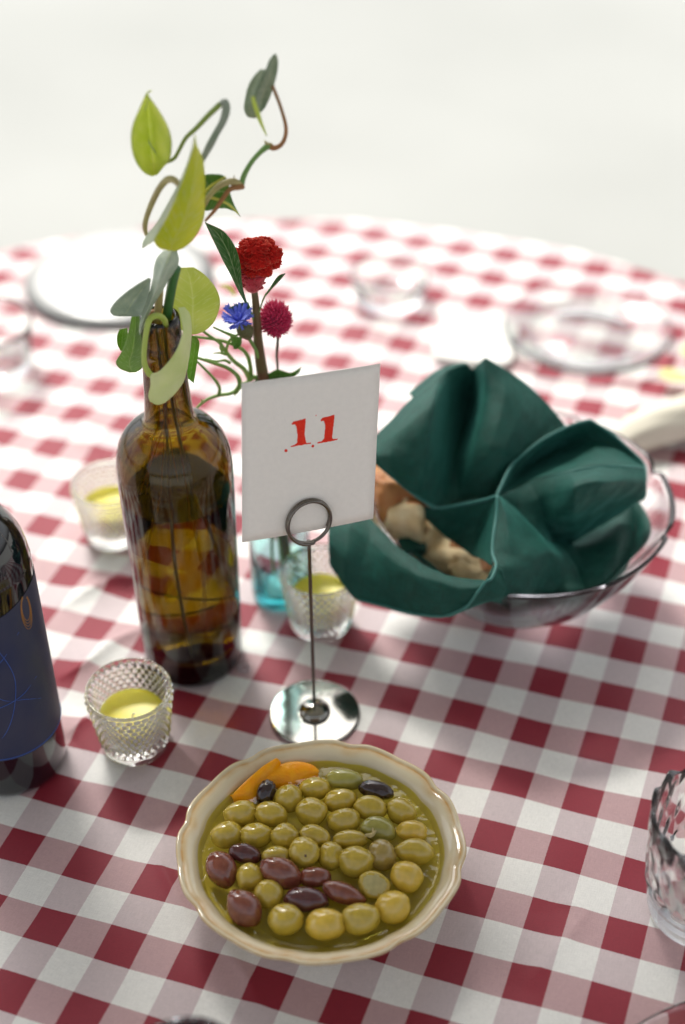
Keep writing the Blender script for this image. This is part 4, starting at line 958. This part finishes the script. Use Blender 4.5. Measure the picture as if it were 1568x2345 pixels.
def sprig():
    t = thing('leafy_sprig', 'bent green leafy sprig reaching left from behind the card', 'foliage', VC+Vector((0, .002, .014)))
    gm = mat('sprig_green', (.16, .32, .06), .5, col2=(.26, .40, .09), vscale=80)
    def br(pts, r0, r1, tail=None, name='branch'):
        P = [aty(*M2(x, y), d) for x, y, d in pts] + (tail or [])
        V, F = tube(P, list(np.linspace(r0, r1, len(P))), 8, 8*len(P)); mk(name, V, F, gm, t)
    br([(640, 1285, .850), (680, 1235, .855), (740, 1190, .860), (820, 1162, .865), (900, 1150, .870), (960, 1115, .874), (1020, 1075, .878), (1100, 1050, .882)], .0009, .0022, [VM+Vector((-.002, 0, .012)), VC+Vector((0, .003, .08)), VC+Vector((.002, .004, .02))])
    br([(940, 1140, .870), (970, 1085, .868), (950, 1020, .866), (880, 965, .864), (780, 930, .862), (650, 888, .860)], .0020, .0010)
    br([(820, 1160, .865), (825, 1110, .863), (790, 1050, .860), (730, 985, .858), (660, 915, .856)], .0014, .0008)
    br([(1040, 1050, .880), (1000, 975, .878), (930, 920, .874), (870, 850, .870), (830, 790, .868), (780, 755, .866), (710, 705, .862)], .0018, .0009)
    br([(1050, 1040, .882), (1045, 950, .880), (1020, 870, .878), (960, 815, .874), (870, 780, .870), (790, 762, .866), (640, 742, .860)], .0018, .0009)
    br([(870, 865, .870), (880, 810, .868), (905, 760, .868), (960, 725, .868)], .0011, .0008)
    br([(930, 740, .868), (870, 715, .866), (780, 675, .864)], .0014, .0006)
    br([(870, 870, .870), (830, 860, .869), (780, 862, .868)], .0012, .0004); br([(845, 850, .869), (830, 825, .868), (828, 800, .868)], .0010, .0004)
    br([(900, 930, .872), (860, 912, .870), (800, 918, .868), (720, 900, .866)], .0012, .0006)
    br([(930, 1140, .870), (938, 1175, .870)], .0010, .0003); br([(705, 1215, .857), (695, 1190, .857)], .0008, .0003, name='bud')
    lf(t, 'leaf', M2, [((1062, 1065, ), (1068, 1080), .880, .880, .880), ((1110, 1040), (1105, 1080), .878, .882, .878), ((1180, 1005), (1180, 1070), .876, .882, .876), ((1240, 978), (1240, 1062), .875, .882, .875), ((1300, 995), (1300, 1050), .875, .880, .875), ((1345, 998), (1352, 1035), .876, .879, .876), ((1412, 958), (1398, 1000), .878, .878, .878)], LG)
    lf(t, 'leaf', M2, [((900, 740), (985, 745), .868, .870, .868), ((915, 790), (980, 800), .867, .870, .867), ((925, 830), (945, 835), .867, .868, .867)], LG)
sprig()
# blurred leaf scrap behind the round leaf
lo = aty(*M2(880, 400), 1.02)
t_ = thing('fallen_leaf', 'small pale leaf tip beyond the round pothos leaf', 'leaf', (lo.x, lo.y, lo.z))
lf(t_, 'blade', M2, [((820, 376), (822, 380), 1.02, 1.02, 1.02), ((870, 374), (865, 392), 1.02, 1.022, 1.02), ((915, 395), (900, 418), 1.02, 1.022, 1.02), ((938, 440), (930, 462), 1.02, 1.02, 1.02)], LY)

# ------------------------------------------------------------------ glassware and china in the blurred background
def tumbler(c, r0, r1, h, label, m=None, name='drinking_glass', cat='glass', group=None, wall=.0022):
    c = Vector((c[0], c[1], 0)); o = [(0, .0016), (r0*.8, .0016), (r0*.95, .0022), (r0, .004)]
    o += [(r0+(r1-r0)*s, .004+(h-.005)*s) for s in np.linspace(.1, 1, 8)] + [(r1-wall*.5, h)]
    i = [(r1-wall, h-.001)]+[(r0+(r1-r0)*s-wall, .014+(h-.016)*s) for s in np.linspace(.9, .05, 7)] + [(r0*.7, .010), (0, .010)]
    V, F = lathe(o+i, 72, c); ob = mk(name, V, F, m or CLEAR, loc=c); tag(ob, label, cat, group); return ob
tumbler((-.345, 1.215), .042, .050, .055, 'blurred clear tumbler beside the white platter at the left edge')
tumbler((.052, 1.335), .036, .041, .030, 'low blurred glass dish alone in the middle of the far table', name='glass_dish')
tumbler((-.345, .985), .030, .034, .10, 'clear glass cropped by the left edge behind the dark bottle')
def plate(c, r, label, m, name, cat, h=.012, foot=.6, n=96):
    c = Vector((c[0], c[1], 0)); o = [(0, .003), (r*foot*.9, .003), (r*foot, .0012), (r*foot+.004, .003), (r*.85, h*.7), (r*.98, h), (r, h+.0015), (r*.99, h+.003)]
    i = [(r*.95, h+.0015), (r*.80, h*.7+.003), (r*foot+.004, .0065), (r*foot*.8, .006), (0, .006)]
    V, F = lathe(o+i, n, c); ob = mk(name, V, F, m, loc=c); tag(ob, label, cat); return ob
plate((-.2345, 1.380), .0995, 'large white china platter far back at the left', WHITEC, 'platter', 'plate', .0008, .97)
plate((.247, 1.258), .084, 'clear glass plate standing on the far right of the cloth', CLEAR, 'glass_plate', 'plate', .010)
plate((.247, .366), .142, 'clear glass plate cropped by the lower right corner', CLEAR, 'glass_plate', 'plate', .012)
# folded white napkin
def softbox(c, sx, sy, sz, rot, m, name, label, cat):
    nu, nv = 40, 20; V = []
    for j in range(nv+1):
        th = math.pi*j/nv
        for i in range(nu):
            f = 2*math.pi*i/nu; d = (math.sin(th)*math.cos(f), math.sin(th)*math.sin(f), math.cos(th)); e = [math.copysign(abs(k)**.35, k) for k in d]
            x, y, z = e[0]*sx, e[1]*sy, e[2]*sz*(1+.12*math.sin(5*e[0]+2*e[1]))
            V.append((c[0]+x*math.cos(rot)-y*math.sin(rot), c[1]+x*math.sin(rot)+y*math.cos(rot), c[2]+z))
    F = [(j*nu+i, (j+1)*nu+i, (j+1)*nu+(i+1) % nu, j*nu+(i+1) % nu) for j in range(nv) for i in range(nu)]
    ob = mk(name, V, F, m, loc=c); tag(ob, label, cat); return ob
softbox((.135, 1.245, .005), .040, .040, .0035, -.2, mat('white_paper', (.84, .83, .78), .8), 'paper_napkin', 'folded white paper napkin on the cloth behind the green napkin', 'napkin')
# rolled cream napkin running out of the right edge
def creamroll():
    A, B = atz(1392, 1012, .018), atz(1640, 925, .022); d = (B-A); c = A.lerp(B, .5); m = mat('cream_cotton', (.70, .66, .55), .85, .2, col2=(.64, .60, .49), vscale=40, bump=.4, bscale=120)
    ax = Vector((d.x, d.y, 0)); L = ax.length; ax.normalize(); sd_ = Vector((-ax.y, ax.x, 0)); V = []; nu, nv = 56, 40
    for j in range(nv):
        s = j/(nv-1); taper = (math.sin(math.pi*min(1, s*2.2+.04)/2))**.6
        for i in range(nu):
            f = 2*math.pi*i/nu; rr = 1+.05*math.sin(3*f+5*s)+.03*math.sin(7*f-9*s)
            p = A+ax*(L*s)+sd_*(.021*taper*rr*math.cos(f)); V.append((p.x, p.y, .0185*taper+.018*taper*rr*math.sin(f)+.0008))
    F = [(j*nu+i, j*nu+(i+1) % nu, (j+1)*nu+(i+1) % nu, (j+1)*nu+i) for j in range(nv-1) for i in range(nu)]+[tuple(range(nu))[::-1], tuple((nv-1)*nu+i for i in range(nu))]
    ob = mk('rolled_napkin', V, F, m, loc=(c.x, c.y, 0)); tag(ob, 'rolled cream cloth napkin cropped by the right edge behind the glass bowl', 'napkin')
creamroll()
# yellow flowers lying by the glass plate
def yflower(c, k):
    t = thing('yellow_flower', ('yellow flower head at the right edge beyond the rolled cream napkin', 'long yellow petal lying beside the glass plate rim')[k], 'flower', c)
    ym = leafmat('yellow_petal', (.86, .82, .40), (.80, .76, .34), 60, .3); rnd = random.Random(k+1)
    n = 9 if k == 0 else 3
    for q in range(n):
        a = q*2*math.pi/n+rnd.random()*.3 if k == 0 else 2.6+q*.18; L = .013 if k == 0 else .032; s = Vector((math.cos(a), math.sin(a), .25 if k == 0 else .05)); w_ = Vector((-math.sin(a), math.cos(a), 0))
        G = [[Vector(c)+s*L*f+w_*ww*(-1) , Vector(c)+s*L*f+Vector((0, 0, .001)), Vector(c)+s*L*f+w_*ww] for f, ww in ((0, .001), (.35, .006), (.7, .007), (1, .001))]
        V, F = patch(G, 7, 12); mk('petal', V, F, ym, t, solid=.0004)
    V, F = lathe([(0, -.002), (.004, 0), (.003, .003), (0, .004)], 12, Vector(c)); mk('flower_centre', V, F, ym, t)
yflower(tuple(atz(1587, 810, .02))[:2]+(.02,), 0)
yflower(tuple(atz(1585, 870, .012))[:2]+(.012,), 1)

# ------------------------------------------------------------------ cut crystal tumbler at the right edge, glass in front
def crystal():
    c = Vector((.2275, .575, 0)); h, n = .096, 240
    o = [(0, .0016), (.028, .0016), (.033, .003), (.0345, .007)] + [(.0345+.004*s, .007+.026*s) for s in np.linspace(.2, 1, 4)]
    k0 = len(o); o += [(.0385+.0035*s, .034+.058*s) for s in np.linspace(0, 1, 44)]; k1 = len(o); o += [(.0415, h)]
    i = [(.0402, h-.001), (.0390, .07), (.0366, .04), (.0336, .014), (.026, .009), (0, .008)]
    def rf(a, r, z, k):
        if k0 <= k < k1:
            u = a*14/(2*math.pi); v = (z-.034)/.0145
            f = abs(((u+v*.5) % 1)-.5)+abs(((u-v*.5) % 1)-.5); g = abs(math.sin(a*14))
            return r + .0018*(f-.5) + .0005*g
        if k == k1: return r+.0012*math.cos(14*a)
        return r
    V, F = lathe(o+i, n, c, rf, lambda a, r, z, k: z+(.0018*math.cos(14*a) if k >= k1 and k <= k1+1 else 0))
    ob = mk('drinking_glass', V, F, glass('cut_crystal', (1, 1, 1), .13, 1.42), loc=c); tag(ob, 'cut crystal tumbler cropped by the right edge near the olive bowl', 'glass')
crystal()
cb = atz(422, 2455, .10)
tumbler((cb.x, cb.y), .029, .033, .10, 'out of focus glass cropped by the bottom edge in front')
